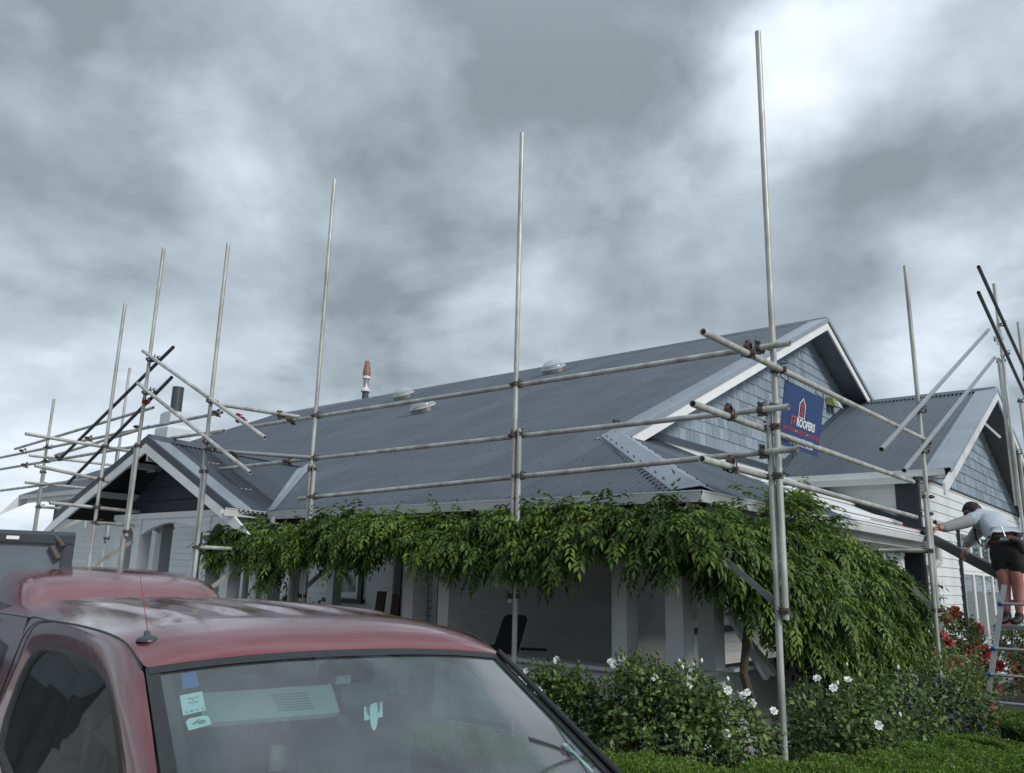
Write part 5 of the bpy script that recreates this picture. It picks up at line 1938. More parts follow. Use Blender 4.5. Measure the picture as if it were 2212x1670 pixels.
bush('dark red rose bush behind the ladder rungs', [(-2.9, 18.0, .75, .3, 1.4, .55), (-2.4, 16.2, .5, .3, .8, .4)], 3600, ['dleaf', 'rleaf1'], (.6, .4), (.04, .07),
     flowers=[(-2.9, 18.7, .97), (-2.9, 19.0, .86), (-2.9, 17.6, .6), (-2.75, 17.0, .45), (-2.7, 16.6, .4), (-2.6, 16.3, .5), (-2.55, 16.0, .35), (-2.7, 17.2, .7), (-2.85, 18.1, .5), (-2.9, 16.9, 1.2)], fm=RR, fsc=2.3)
bush('red rose bush standing behind the porch posts', [(-12.2, 8.75, .95, .35, .25, .5), (-11.4, 8.7, .8, .5, .25, .45)], 2200, ['dleaf', 'rleaf1'], (.6, .4), (.04, .06),
     flowers=[(-12.55, 8.6, 1.62), (-12.5, 8.6, 1.55), (-12.45, 8.6, 1.32), (-12.4, 8.6, 1.22), (-11.75, 8.5, 1.20), (-11.7, 8.5, 1.12), (-11.6, 8.5, 1.0), (-11.65, 8.5, .94), (-11.5, 8.5, .92)], fm=RR, fsc=1.9, buds=14)


# box hedges: clipped block with an uneven skin of small leaves
def hedge(label, path, w_, h, n, lsz=.013, hs=(1, 1)):
    t = thing('box_hedge', label, 'hedge', (path[0][0], path[0][1], 0))
    path = [np.array(p, float) for p in path]
    seg = [np.linalg.norm(b - a) for a, b in zip(path, path[1:])]
    cum = np.cumsum([0] + seg)
    u = nr.uniform(0, cum[-1], n)
    k = np.clip(np.searchsorted(cum, u) - 1, 0, len(seg) - 1)
    pa = np.array(path)
    f = ((u - cum[k]) / np.array(seg)[k])[:, None]
    C_ = pa[k] * (1 - f) + pa[k + 1] * f
    dv = unit(pa[k + 1] - pa[k])
    nv = np.stack([dv[:, 1], -dv[:, 0]], 1)
    # blend the side direction at the bends
    ang = nr.uniform(-1, 1, n)
    per = w_ + 2 * h
    q = nr.uniform(0, per, n)
    off = np.where(q < h, -w_ / 2, np.where(q < h + w_, -w_ / 2 + (q - h), w_ / 2))
    z = np.where(q < h, q, np.where(q < h + w_, h, per - q))
    r = .09
    # rounded shoulders
    ex = np.clip(np.abs(off) - (w_ / 2 - r), 0, r) / r
    z = np.where(z > h - .001, h - r + r * np.sqrt(np.maximum(0, 1 - ex ** 2)), z)
    bump = .018 * np.sin(C_[:, 0] * 9 + z * 7) + .016 * np.sin(C_[:, 1] * 13 + off * 11) + .012 * np.sin(u * 23 + z * 15)
    dep = -nr.uniform(0, .05, n) + bump
    nrm3 = np.stack([nv[:, 0] * np.where(z < h - r, np.sign(off), off * 2 / w_), nv[:, 1] * np.where(z < h - r, np.sign(off), off * 2 / w_), np.where(z < h - r, .1, 1.0)], 1)
    nrm3 = unit(nrm3)
    P = np.stack([C_[:, 0] + nv[:, 0] * off, C_[:, 1] + nv[:, 1] * off, z], 1) + nrm3 * dep[:, None]
    # end caps
    m_ = n // 14
    for e_, (c_, d_) in enumerate(((path[-1], unit(path[-1] - path[-2])), (path[0], unit(path[0] - path[1])))):
        o2 = nr.uniform(-w_ / 2, w_ / 2, m_)
        z2 = nr.uniform(0, h, m_)
        rr = r * .9
        bul_ = np.sqrt(np.clip(1 - (o2 / (w_ / 2)) ** 2, 0, 1)) * .22
        nv2 = np.array((d_[1], -d_[0]))
        Pe = np.stack([c_[0] + nv2[0] * o2 + d_[0] * bul_, c_[1] + nv2[1] * o2 + d_[1] * bul_, z2], 1)
        P = np.concatenate([P, Pe])
        nrm3 = np.concatenate([nrm3, np.tile((d_[0], d_[1], .2), (m_, 1))])
        # top of the rounded end
        aa, r_2 = nr.uniform(-PI / 2, PI / 2, m_), np.sqrt(nr.uniform(0, 1, m_))
        Pt = np.stack([c_[0] + d_[0] * np.cos(aa) * r_2 * .22 + nv2[0] * np.sin(aa) * r_2 * w_ / 2, c_[1] + d_[1] * np.cos(aa) * r_2 * .22 + nv2[1] * np.sin(aa) * r_2 * w_ / 2, np.full(m_, h) - .02 * nr.uniform(0, 1, m_) - .08 * r_2 ** 4], 1)
        P = np.concatenate([P, Pt])
        nrm3 = np.concatenate([nrm3, np.tile((0, 0, 1.0), (m_, 1))])
    # sprigs: small rosettes of leaves
    n_ = len(P)
    nl = 4
    Pq = np.repeat(P, nl, 0) + rvec(n_ * nl, .004)
    Nq = np.repeat(nrm3, nl, 0)
    D = unit(Nq * .75 + rvec(n_ * nl, .65))
    Ln = nr.uniform(lsz * .8, lsz * 1.5, n_ * nl)
    V, F = leafquads(Pq, D, unit(rvec(n_ * nl) + Nq), Ln, Ln * .62, .15)
    mi = np.repeat((nr.uniform(size=n_) < .45).astype(int), nl)
    e0, e1 = path[0], path[-1]
    fr = np.clip(((V[:, :2] - e0) @ (e1 - e0)) / ((e1 - e0) @ (e1 - e0)), 0, 1)
    V[:, 2] *= hs[0] + (hs[1] - hs[0]) * fr
    mi = np.where(np.repeat(nr.uniform(size=n_) < .14, nl), 2, mi)
    foliage('foliage', t, V, F, np.repeat(mi, 2), ['box1', 'box2', 'rleaf1'])
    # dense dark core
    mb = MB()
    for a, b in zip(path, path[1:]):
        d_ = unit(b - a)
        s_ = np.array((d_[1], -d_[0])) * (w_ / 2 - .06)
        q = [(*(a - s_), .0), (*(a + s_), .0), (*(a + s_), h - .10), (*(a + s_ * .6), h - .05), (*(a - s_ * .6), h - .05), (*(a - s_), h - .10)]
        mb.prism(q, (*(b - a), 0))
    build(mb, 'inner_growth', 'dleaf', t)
    return t


hedge('clipped bright green box hedge curving in front of the roses', [(-4.4, 4.0), (-3.6, 4.15), (-2.8, 4.24), (-2.2, 4.36), (-1.82, 4.75), (-1.60, 5.4), (-1.43, 6.0), (-1.35, 6.6)], .56, .755, 62000, hs=(1.0, 1.0))
hedge('second bright green box hedge farther back beyond the ladder', [(-1.45, 8.9), (-.6, 8.3), (.4, 7.6)], .6, .68, 9000, .016)

# lattice with the climbing rose
t = thing('trellis', 'narrow white timber trellis beside the white downpipe on the wing wall', 'trellis', (WXW + .1, 14.6, 0))
for y_ in (14.42, 14.62, 14.82):
    build(MB().box((WXW + .07, y_, .1), (WXW + .09, y_ + .028, 1.85)), 'upright', 'trim', t)
for z_ in np.arange(.25, 1.85, .2):
    build(MB().box((WXW + .09, 14.40, z_), (WXW + .105, 14.87, z_ + .028)), 'slat', 'trim', t)

# ---- garden chairs on the verandah
t = thing('chair', 'black high backed chair on the verandah behind the second pole', 'chair', (-6.05, 7.35, .33))
mb = MB()
R0 = [(-6.33, 7.3, .88), (-5.98, 7.3, .88), (-5.90, 7.38, 1.30), (-5.95, 7.385, 1.335), (-6.16, 7.385, 1.335), (-6.22, 7.38, 1.30)]
build(MB().prism(R0, (0, .035, 0)), 'backrest', 'black', t)
build(MB().box((-6.36, 7.33, .72), (-5.92, 7.85, .78)), 'seat', 'black', t)
for p in ((-6.33, 7.36), (-5.96, 7.36), (-6.33, 7.8), (-5.96, 7.8)):
    build(MB().tube((p[0], p[1], .33), (p[0], p[1], .73), .018, 8), 'leg', 'black', t)
for x_ in (-6.36, -5.93):
    build(MB().beam((x_, 7.36, .98), (x_, 7.8, .95), .03, .03), 'armrest', 'black', t)
t = thing('chair', 'black chair between the two square posts, only its slanted back edge showing', 'chair', (-4.5, 7.4, .33))
build(MB().prism([(-4.62, 7.3, .80), (-4.36, 7.3, .80), (-4.44, 7.34, 1.06), (-4.50, 7.34, 1.13), (-4.56, 7.34, 1.06)], (0, .03, 0)), 'backrest', 'black', t)
build(MB().box((-4.66, 7.33, .72), (-4.26, 7.8, .77)), 'seat', 'black', t)
for p in ((-4.62, 7.36), (-4.30, 7.36), (-4.62, 7.76), (-4.30, 7.76)):
    build(MB().tube((p[0], p[1], .33), (p[0], p[1], .73), .016, 8), 'leg', 'black', t)
# stacked cardboard-brown timber leaning by the entrance window
for i, (x_, w2) in enumerate(((-8.55, .16), (-8.25, .14))):
    tag(build(MB().prism([(x_, 7.4, .33), (x_ + w2, 7.4, .33), (x_ + w2 + .03, 7.5, 1.52 - i * .03), (x_ + .03, 7.5, 1.52 - i * .03)], (0, .03, 0)), 'timber_board', 'brown'),
        ('wide' if i == 0 else 'narrow') + ' brown timber board standing on the verandah right of the third pole' if i == 0 else 'narrow brown timber board next to the dark framed entrance window', 'board')

# tree behind the wing
t = thing('tree', 'dark leafy tree behind the right wing at the picture edge', 'tree', (-3.0, 36, 0))
mb = MB()
mb.tube((-2.6, 36, 0), (-2.9, 36, 4.5), .25, 8, r2=.14)
for i in range(16):
    a = rnd.uniform(0, 2 * PI)
    p = np.array((-2.85, 36, 2.5 + i * .16))
    mb.tube(p, p + (math.cos(a) * 1.6, math.sin(a) * 1.6, rnd.uniform(.8, 2.4)), .06, 5, r2=.012)
build(mb, 'trunk', 'stem', t, smooth=True)
k_ = 9000
cl = np.array([(-1.2 + rnd.uniform(-1.4, 2.2), 36 + rnd.uniform(-2, 2), rnd.uniform(2.5, 6.6)) for _ in range(60)])
P = cl[nr.randint(0, 60, k_)] + nr.normal(size=(k_, 3)) * .38
V, F = leafquads(P, rvec(k_), rvec(k_), nr.uniform(.08, .14, k_), nr.uniform(.05, .08, k_), .2)
foliage('crown', t, V, F, None, ['leaf3'])
t = thing('bare_tree', 'fine bare treetop twigs just above the wing ridge', 'tree', (-9.4, 40, 0))
mb = MB()
mb.tube((-9.0, 40, 0), (-9.0, 40, 8), .2, 8, r2=.1)
for i in range(40):
    p = np.array((-9.0 + rnd.uniform(-1.3, 1.3), 40, 7.6 + rnd.random() * .8))
    q = p + (rnd.uniform(-.5, .5), rnd.uniform(-.3, .3), rnd.uniform(.5, 1.0))
    mb.tube((-9, 40, 7.2), p, .03, 4, r2=.015)
    mb.tube(p, q, .012, 4, r2=.005)
    for j_ in range(5):
        mb.tube(q, q + (rnd.uniform(-.25, .25), rnd.uniform(-.2, .2), rnd.uniform(.05, .3)), .006, 3, r2=.003)
build(mb, 'branches', 'stem', t)

# ------------------------------------------------------------------ vehicles
def paint(name, base, faded, rough=.32):
    m = bpy.data.materials.new(name)
    m.use_nodes = True
    t = m.node_tree
    b = t.nodes['Principled BSDF']
    nn, lk = t.nodes.new, t.links.new
    c = nn('ShaderNodeTexCoord')
    n = nn('ShaderNodeTexNoise')
    n.inputs['Scale'].default_value = 2.2
    n.inputs['Detail'].default_value = 7
    n.inputs['Roughness'].default_value = .62
    lk(c.outputs['Object'], n.inputs['Vector'])
    r = nn('ShaderNodeValToRGB')
    r.color_ramp.elements[0].position = .35
    r.color_ramp.elements[0].color = (*base, 1)
    r.color_ramp.elements[1].position = .70
    r.color_ramp.elements[1].color = (*faded, 1)
    lk(n.outputs['Fac'], r.inputs[0])
    lk(r.outputs[0], b.inputs['Base Color'])
    n2 = nn('ShaderNodeTexNoise')
    n2.inputs['Scale'].default_value = 28
    n2.inputs['Detail'].default_value = 6
    lk(c.outputs['Object'], n2.inputs['Vector'])
    mr = nn('ShaderNodeMapRange')
    mr.inputs['From Min'].default_value = .35
    mr.inputs['From Max'].default_value = .7
    mr.inputs['To Min'].default_value = rough * .7
    mr.inputs['To Max'].default_value = rough * 1.25
    lk(n2.outputs['Fac'], mr.inputs['Value'])
    lk(mr.outputs[0], b.inputs['Roughness'])
    b.inputs['Coat Weight'].default_value = .9
    lk(mr.outputs[0], b.inputs['Coat Roughness'])
    b.inputs['Coat IOR'].default_value = 1.55
    return m


M['paint'] = paint('maroon car paint', (0.145, 0.010, 0.017), (0.17, 0.030, 0.038), .14)
M['paint2'] = paint('maroon van paint', (0.165, 0.022, 0.03), (0.21, 0.06, 0.07), .16)
M['truckgrey'] = mat('dark grey truck paint', (0.040, 0.050, 0.060), 0.4, var=.15, vscale=5)
M['tyre'] = mat('tyre', (0.015, 0.015, 0.015), 0.8)
M['visor'] = mat('sun visor vinyl', (0.30, 0.32, 0.30), 0.6, var=.04)
M['interior'] = mat('dark interior', (0.018, 0.019, 0.021), 0.7, var=.2)
M['seat'] = mat('grey seat cloth', (0.065, 0.068, 0.075), 0.9, var=.2, vscale=20)
M['stick'] = mat('pale sticker', (0.80, 0.84, 0.82), 0.5, var=.02)
M['print'] = mat('grey sticker print', (0.16, 0.2, 0.22), 0.5)
M['stickblue'] = mat('blue sticker', (0.01, 0.13, 0.42), 0.4, var=.3, vscale=12)
M['lamp'] = mat('lamp lens', (0.7, 0.7, 0.68), 0.1, spec=.8)

ute = thing('pickup_truck', 'maroon pickup truck cab close in front with faded glossy roof and stickered windscreen', 'pickup truck', (-2.172, 1.764, 0))
ute.rotation_euler = (0, 0, math.radians(-14.394))
WM[ute.name] = Matrix.Identity(4)


def L2(mb, name, mk, par=None, smooth=False, **kw):
    o = bpy.data.objects.new(name, mb.mesh(name, mk, smooth))
    COL.objects.link(o)
    o.parent = par or ute
    WM[o.name] = Matrix.Identity(4)
    for k, v in kw.items():
        o[k] = v
    return o


RAKE = math.tan(math.radians(27.19))
YE = lambda x: float(np.interp(-x, [-.06, .06, .13, .24, .38, .58, .84, 1.13, 1.5, 2.3], [.590, .597, .603, .612, .620, .631, .637, .643, .645, .645]))
ZE = lambda x: float(np.interp(-x, [-.06, .0, .06, .13, .24, .38, .58, .84, 1.13, 1.5, 2.3, 3.43, 3.9], [1.481, 1.499, 1.514, 1.529, 1.541, 1.546, 1.546, 1.543, 1.536, 1.523, 1.497, 1.457, 1.44]))
ZCc = lambda u: float(np.interp(u, [0, .06, .14, .28, .5, .8, 1.4, 2.15, 3.9], [1.518, 1.552, 1.576, 1.595, 1.606, 1.611, 1.608, 1.590, 1.53]))


def ribs(y, u):
    e = np.clip((u - .34 - .10 * abs(y) / .5) / .22, 0, 1) * np.clip((3.7 - u) / .3, 0, 1)
    h = 0
    for c in (-.40, -.20, 0, .20, .40):
        h += math.exp(-((y - c) / .042) ** 4) * .013
    return h * e * e * (3 - 2 * e)


rows_ = []
us = [0, .012, .03, .06, .10, .15, .2, .28, .34, .4, .46, .52, .6, .7, .85, 1.0, 1.2, 1.4, 1.6, 1.8, 1.95, 2.2, 2.6, 3.0, 3.4, 3.8, 3.9]
ns = 72
for u in us:
    row = []
    for j in range(ns + 1):
        sx_ = -1 + 2 * j / ns
        sx_ = math.sin(sx_ * PI / 2) * .35 + sx_ * .65
        bow = .035 * (1 - sx_ ** 2)
        xe = .045 - u
        ye_ = YE(xe)
        zc = ZCc(u)
        ze = ZE(xe) if u > 0 else 1.481
        k_ = 1 - abs(sx_) ** 3.4
        z = ze + (zc - ze) * k_
        if u == 0:
            z = 1.483 + .032 * (1 - abs(sx_) ** 2.4)
        y = ye_ * sx_ if u > 0 else .583 * sx_
        row.append((xe + bow * max(0, 1 - u / .6), y, z + ribs(y, u)))
    rows_.append(row)
mb = MB().grid(rows_)
mb.f = [f[::-1] for f in mb.f]
roof_o = L2(mb, 'roof', 'paint', smooth='all')
# rear cab wall
L2(MB().add([(-3.84, -.645, 1.38), (-3.84, .645, 1.38), (-3.84, .50, 1.44), (-3.84, -.5, 1.44)], [(0, 3, 2, 1)]).box((-3.86, -.74, .6), (-3.82, .74, 1.05)).box((-3.86, -.70, 1.0), (-3.82, -.5, 1.42)).box((-3.86, .5, 1.0), (-3.82, .70, 1.42)), 'cab_back', 'paint')
L2(MB().box((-3.85, -.5, 1.05), (-3.84, .5, 1.42)), 'rear_window', 'sideglass')
for sg_ in (-1, 1):
    qg = []
    for x in (-2.085, -2.3, -2.8, -3.3, -3.86):
        ze = ZE(x)
        qg.append([(x, sg_ * y, z) for y, z in ((.646, ze + .002), (.662, ze - .10), (.69, ze - .25), (.73, 1.10), (.775, .97), (.80, .955))])
    mb = MB().grid(qg)
    if sg_ > 0:
        mb.f = [f[::-1] for f in mb.f]
    qp = L2(mb, 'rear_quarter', 'paint', smooth='all')
    L2(MB().add([(-2.45, sg_ * .727, 1.12), (-3.55, sg_ * .727, 1.12), (-3.45, sg_ * .683, 1.34), (-2.55, sg_ * .683, 1.34)], [(0, 1, 2, 3)]), 'side_window', 'sideglass', qp)
    L2(MB().path([(x, sg_ * .6475, ZE(x) + .001) for x in (-2.0, -2.6, -3.2, -3.86)], .0035, 6), 'roof_seam', 'black')


# windscreen surface
def WS(s_, L_, off=0.0):
    bx = .035 * (1 - s_ ** 2)
    tk = L_ / 1.05
    x = .045 + bx * (1 + 1.6 * tk) + L_
    y = (.580 + .067 * L_) * s_
    z = 1.483 + .032 * (1 - abs(s_) ** 2.4) * (1 - tk * .2) - RAKE * (L_ + .0) - .018 * 0
    return np.array((x + off * .457, y, z + off * .889 - .006))


gl_ = MB().grid([[WS(-1 + 2 * j / 24, L_) for j in range(25)] for L_ in np.linspace(.0, 1.0, 12)])
ws_o = L2(gl_, 'windscreen', 'screen', smooth='all')
# dark surround: seal at the top and down the sides
sl_ = MB()
top = [WS(-1 + 2 * j / 40, -.006, .006) for j in range(41)]
bot = [WS((-1 + 2 * j / 40) * 1.0, .026, .005) for j in range(41)]
sl_.grid([bot, top])
for sg_ in (-1, 1):
    a_ = [WS(sg_ * 1.012, L_, .003) for L_ in np.linspace(-.004, 1.0, 14)]
    b_ = [WS(sg_ * .955, L_, .004) for L_ in np.linspace(-.004, 1.0, 14)]
    sl_.grid([a_, b_] if sg_ > 0 else [b_, a_])
L2(sl_, 'windscreen_seal', 'rubber', smooth='all')
fr_ = MB()
for sg_ in (-1, 1):
    a_ = [WS(sg_ * .956, L_, -.002) for L_ in np.linspace(0, 1.0, 14)]
    b_ = [WS(sg_ * .905, L_, -.002) for L_ in np.linspace(0, 1.0, 14)]
    fr_.grid([a_, b_])
L2(fr_, 'dark_glass_band', 'black', smooth='all')
# far edge moulding, thin light strip that rises beside the far pillar
L2(MB().path([tuple(WS(1.02, L_, .016)) for L_ in np.linspace(0, 1.0, 10)], .010, 8), 'pillar_moulding', 'black', smooth=True)

# side shells: loft between the outer line and the window opening
Wl = [(.62, -.70, 1.00), (.40, -.665, 1.13), (.187, -.645, 1.249), (.09, -.642, 1.311), (-.041, -.640, 1.384), (-.15, -.637, 1.424), (-.268, -.635, 1.442), (-.469, -.633, 1.455), (-.722, -.634, 1.452), (-1.12, -.637, 1.438),
      (-1.535, -.646, 1.405), (-1.708, -.657, 1.357), (-1.767, -.673, 1.291), (-1.793, -.690, 1.199), (-1.76, -.712, 1.10), (-1.62, -.735, 1.0), (-.9, -.745, .975), (0, -.735, .975)]
Ol = [(.98, -.70, .98), (.70, -.650, 1.145), (.50, -.628, 1.248), (.392, -.618, 1.300), (.266, -.607, 1.362), (.137, -.597, 1.424), (.045, -.594, 1.478), (-.133, -.603, 1.530), (-.378, -.621, 1.547), (-.836, -.637, 1.544),
      (-1.463, -.646, 1.525), (-1.95, -.646, 1.508), (-2.10, -.662, 1.40), (-2.10, -.69, 1.25), (-2.10, -.73, 1.10), (-2.10, -.775, .97), (-.9, -.80, .955), (0, -.79, .955)]


def dens(P, k=5):
    P = [np.array(p) for p in P]
    out = []
    n = len(P)
    for i in range(n):
        p0, p1, p2, p3 = P[i - 1], P[i], P[(i + 1) % n], P[(i + 2) % n]
        for j in range(k):
            t = j / k
            lin = p1 + (p2 - p1) * t
            cat = .5 * ((2 * p1) + (-p0 + p2) * t + (2 * p0 - 5 * p1 + 4 * p2 - p3) * t * t + (-p0 + 3 * p1 - 3 * p2 + p3) * t ** 3)
            out.append(cat * .8 + lin * .2 if 0 < i < n - 4 else lin)
    return out


Wd_, Od_ = dens(Wl), dens(Ol)
for sg_ in (1, -1):
    f_ = np.array((1, sg_, 1))
    rr_ = []
    for t in (0, .10, .22, .4, .6, .8, 1.0):
        row = []
        for o_, w_ in zip(Od_, Wd_):
            p = o_ + (w_ - o_) * t
            blg = math.sin(PI * t) ** .8 * .014
            row.append((p + (0, -blg, blg * .4)) * f_)
        rr_.append(row)
    mb = MB().grid(rr_, close=True)
    if sg_ < 0:
        mb.f = [f[::-1] for f in mb.f]
    dro = L2(mb, 'door_frame', 'paint', smooth='all')
    cen = np.mean([w_ for w_ in Wd_], axis=0)
    def inset(k_, dy):
        out = []
        for w_ in Wd_:
            v = cen - w_
            v[1] = 0
            L_ = np.linalg.norm(v)
            out.append((w_ + v / L_ * k_ + (0, dy, 0)) * f_)
        return out
    seal = MB().grid([[p * f_ for p in Wd_], [(p + (0, -.006, 0)) * f_ for p in inset(.010, 0) / f_] if False else [q - f_ * (0, .006, 0) for q in inset(.012, 0)], [q + f_ * (0, .004, 0) for q in inset(.045, 0)], inset(.062, .016)], close=True)
    if sg_ < 0:
        seal.f = [f[::-1] for f in seal.f]
    L2(seal, 'window_seal', 'rubber', dro, smooth='all')
    gr = inset(.055, .014)
    gm = MB().add([tuple(q) for q in gr] + [tuple(np.mean(gr, axis=0))], [(i, (i + 1) % len(gr), len(gr)) for i in range(len(gr))])
    L2(gm, 'side_window', 'sideglass', dro, smooth='all')
    # seam lines
    seam = [np.array(q) * f_ + (0, -sg_ * .0015, .0015) for q in Od_[30:56]]
    L2(MB().path(seam, .0035, 6), 'roof_seam', 'black')
    cutp = [(-1.30, -.647, 1.531), (-1.60, -.658, 1.512), (-1.80, -.668, 1.47), (-1.89, -.680, 1.41), (-1.93, -.70, 1.30), (-1.96, -.728, 1.15), (-1.97, -.77, .98)]
    L2(MB().path([np.array(q) * f_ for q in dens(cutp, 4)[:24]], .003, 5), 'door_gap', 'black')
# lower body
def half(x, pts):
    return [(x, -y, z) for y, z in pts] + [(x, y, z) for y, z in reversed(pts)]


st = []
for x, hz, wy in ((1.06, .985, .72), (1.3, .965, .73), (1.6, .93, .73), (1.85, .89, .71), (1.98, .84, .68), (2.03, .76, .64)):
    st.append(half(x, [(.79 if x < 1.9 else wy + .06, .30), (.82 if x < 1.9 else wy + .08, .55), (.81 if x < 1.9 else wy + .07, .78), (wy + .06, hz - .07), (wy, hz - .012), (.3, hz + .012), (0, hz + .015)]))
mb = MB().grid(st)
n_ = len(st[-1])
mb.add(st[-1], [tuple(range(n_))])
L2(mb, 'bonnet', 'paint', smooth=True)
for sg_ in (-1, 1):
    q = [(1.06, .955), (1.06, .34), (-2.1, .34), (-2.1, .955)]
    L2(MB().grid([[(x, sg_ * y, z) for y, z in ((.79, .957), (.83, .80), (.84, .6), (.80, .34))] for x in (1.06, .4, -.4, -1.2, -2.1)]), 'lower_door', 'paint', smooth='all')
    L2(MB().grid([[(x, sg_ * y, z) for y, z in ((.70, .98), (.80, .97), (.84, .75), (.82, .40))] for x in (-2.1, -3.0, -3.86)]), 'tray_side', 'paint', smooth=True)
    for x in (1.35, -3.1):
        tw = L2(MB().tube((x, sg_ * .66, .34), (x, sg_ * .84, .34), .34, 28), 'wheel', 'tyre', smooth=True)
        L2(MB().tube((x, sg_ * .83, .34), (x, sg_ * .846, .34), .20, 20), 'rim', 'alu', tw, smooth=True)
    L2(MB().prism([(2.02, sg_ * .42, .62), (2.02, sg_ * .66, .62), (1.97, sg_ * .70, .78), (2.0, sg_ * .42, .78)], (.03, 0, 0)), 'headlight', 'lamp')
    mo = L2(MB().box((.52, sg_ * .78, .985), (.60, sg_ * .90, 1.01)), 'door_mirror', 'black')
    L2(blob(np.array((.56, sg_ * .985, 1.04)), .05, .10, .075, (np.array((1, 0, 0)), np.array((0, 1, 0)), np.array((0, 0, 1)))), 'mirror_housing', 'black', mo, smooth='all')
L2(MB().box((-3.85, -.8, .48), (1.9, .8, .52)), 'floor_pan', 'interior')
L2(MB().box((-3.90, -.8, .45), (-3.86, .8, .96)), 'tailgate', 'paint')
L2(MB().box((2.03, -.4, .60), (2.05, .4, .76)), 'grille', 'black')
L2(MB().box((2.0, -.8, .38), (2.14, .8, .56)), 'bumper', 'truckgrey')
# interior
L2(MB().prism([(1.02, -.70, .955), (.80, -.70, .99), (.68, -.70, .93), (.66, -.70, .6), (1.02, -.70, .6)], (0, 1.4, 0)), 'dashboard', 'interior')
L2(MB().box((-2.05, -.7, .52), (1.0, .7, .56)), 'cabin_floor', 'interior')
for y_ in (-.36, .36):
    se = L2(MB().box((-.55, y_ - .24, .62), (.0, y_ + .24, .80)).prism([(-.48, y_ - .24, .78), (-.62, y_ - .22, 1.26), (-.72, y_ - .22, 1.26), (-.62, y_ - .24, .78)], (0, .47, 0)), 'seat', 'seat')
    L2(blob(np.array((-.70, y_, 1.345)), .05, .13, .075, (np.array((1, 0, 0)), np.array((0, 1, 0)), np.array((0, 0, 1)))), 'headrest', 'seat', se, smooth='all')
mb = MB()
cs_ = np.array((.42, -.36, 1.02))
ax1, ax2 = np.array((0, 1.0, 0)), np.array((.45, 0, .89))
mb.path([cs_ + (ax1 * math.cos(a) + ax2 * math.sin(a)) * .185 for a in np.linspace(0, 2 * PI, 25)], .014, 8)
mb.beam(cs_ - ax1 * .18, cs_ + ax1 * .18, .03, .05)
L2(mb, 'steering_wheel', 'black', smooth=True)
# flipped down visor, inner mirror, hanging paper
hl = L2(MB().grid([[(x, y, ZCc(max(0, .045 - x)) - dz_) for y, dz_ in ((-.54, .10), (-.35, .045), (.35, .045), (.54, .10))] for x in (-.02, -.4, -1.0, -2.0, -3.6)]), 'headlining', 'interior')
v = [np.array(p) for p in ((.040, -.438, 1.407), (.032, -.031, 1.410), (.150, -.052, 1.349), (.158, -.075, 1.346), (.158, -.448, 1.346))]
nn_ = np.array((.457, 0, .889))
L2(MB().prism(v, -nn_ * .014), 'sun_visor', 'visor')
mb = MB()
for k_ in range(7):
    mb.obox(np.array((.066 + k_ * .011, -.235, 1.3945 - k_ * .0056)) + nn_ * .0015, (0, .11, 0), (.004, 0, -.002), nn_ * .0006)
L2(mb, 'visor_print', 'print')
mr_ = [np.array(p) for p in ((.000, .022, 1.404), (.010, .010, 1.398), (.085, -.012, 1.361), (.101, -.005, 1.353), (.098, .07, 1.357), (.075, .14, 1.366), (.03, .17, 1.39), (.006, .176, 1.401), (-.002, .165, 1.405))]
L2(MB().prism(mr_, -nn_ * .02), 'inner_mirror', 'seat')
L2(MB().box((-.03, .0, 1.405), (.0, .05, 1.43)), 'mirror_arm', 'visor')
pp = [np.array(p) for p in ((.040, .079, 1.374), (.026, .150, 1.381), (.140, .098, 1.321), (.148, .032, 1.317))]
ar = L2(MB().prism(pp, -nn_ * .002), 'hanging_card', 'stick')
cP, uP, vP = (pp[0] + pp[1] + pp[2] + pp[3]) / 4, (pp[1] - pp[0]) * .5, (pp[3] - pp[0] + pp[2] - pp[1]) * .25
mb = MB().add([cP + uP * .95 * math.cos(a) * .8 + vP * math.sin(a) * .95 + nn_ * .002 for a in np.linspace(0, 2 * PI, 21)[:-1]], [tuple(range(20))])
L2(mb, 'printed_ring', 'print', ar)
cQ = cP + vP * .75
mb = MB().add([cQ + uP * .42 * math.cos(a) + vP * 1.2 * math.sin(a) + nn_ * .004 for a in np.linspace(0, 2 * PI, 21)[:-1]], [tuple(range(20))])
L2(mb, 'paper_feather', 'stick', ar)


# stickers on the inside of the glass
def on_glass(x, y, off=-.003):
    """x, y measured on the flat plane of the glass, moved to the curved pane"""
    L_ = x - .045 + .045
    L_ = x
    s_ = y / (.580 + .067 * L_)
    return WS(s_, L_ - .045 - .035 * (1 - s_ ** 2) * (1 + 1.6 * L_ / 1.05) + .045 * 0, off)


def sticker(name, q, mk, off=-.003):
    P = [on_glass(x, y, off) for x, y in q]
    return L2(MB().add(P, [tuple(range(len(P)))]), name, mk)


sticker('sticker', [(.088, -.505), (.088, -.467), (.152, -.470), (.150, -.512)], 'stickblue')['label'] = 'small blue square sticker'
WQ = [(.172, -.525), (.174, -.468), (.248, -.476), (.247, -.532)]
wf_ = sticker('sticker', WQ, 'stick')
wf_['label'] = 'square white warrant sticker'


def qmap(Q, off=.0):
    def f(u, v):
        a = np.array(Q[0]) * (1 - u) + np.array(Q[1]) * u
        b = np.array(Q[3]) * (1 - u) + np.array(Q[2]) * u
        p = a * (1 - v) + b * v
        return on_glass(p[0], p[1], -.0022)
    return f


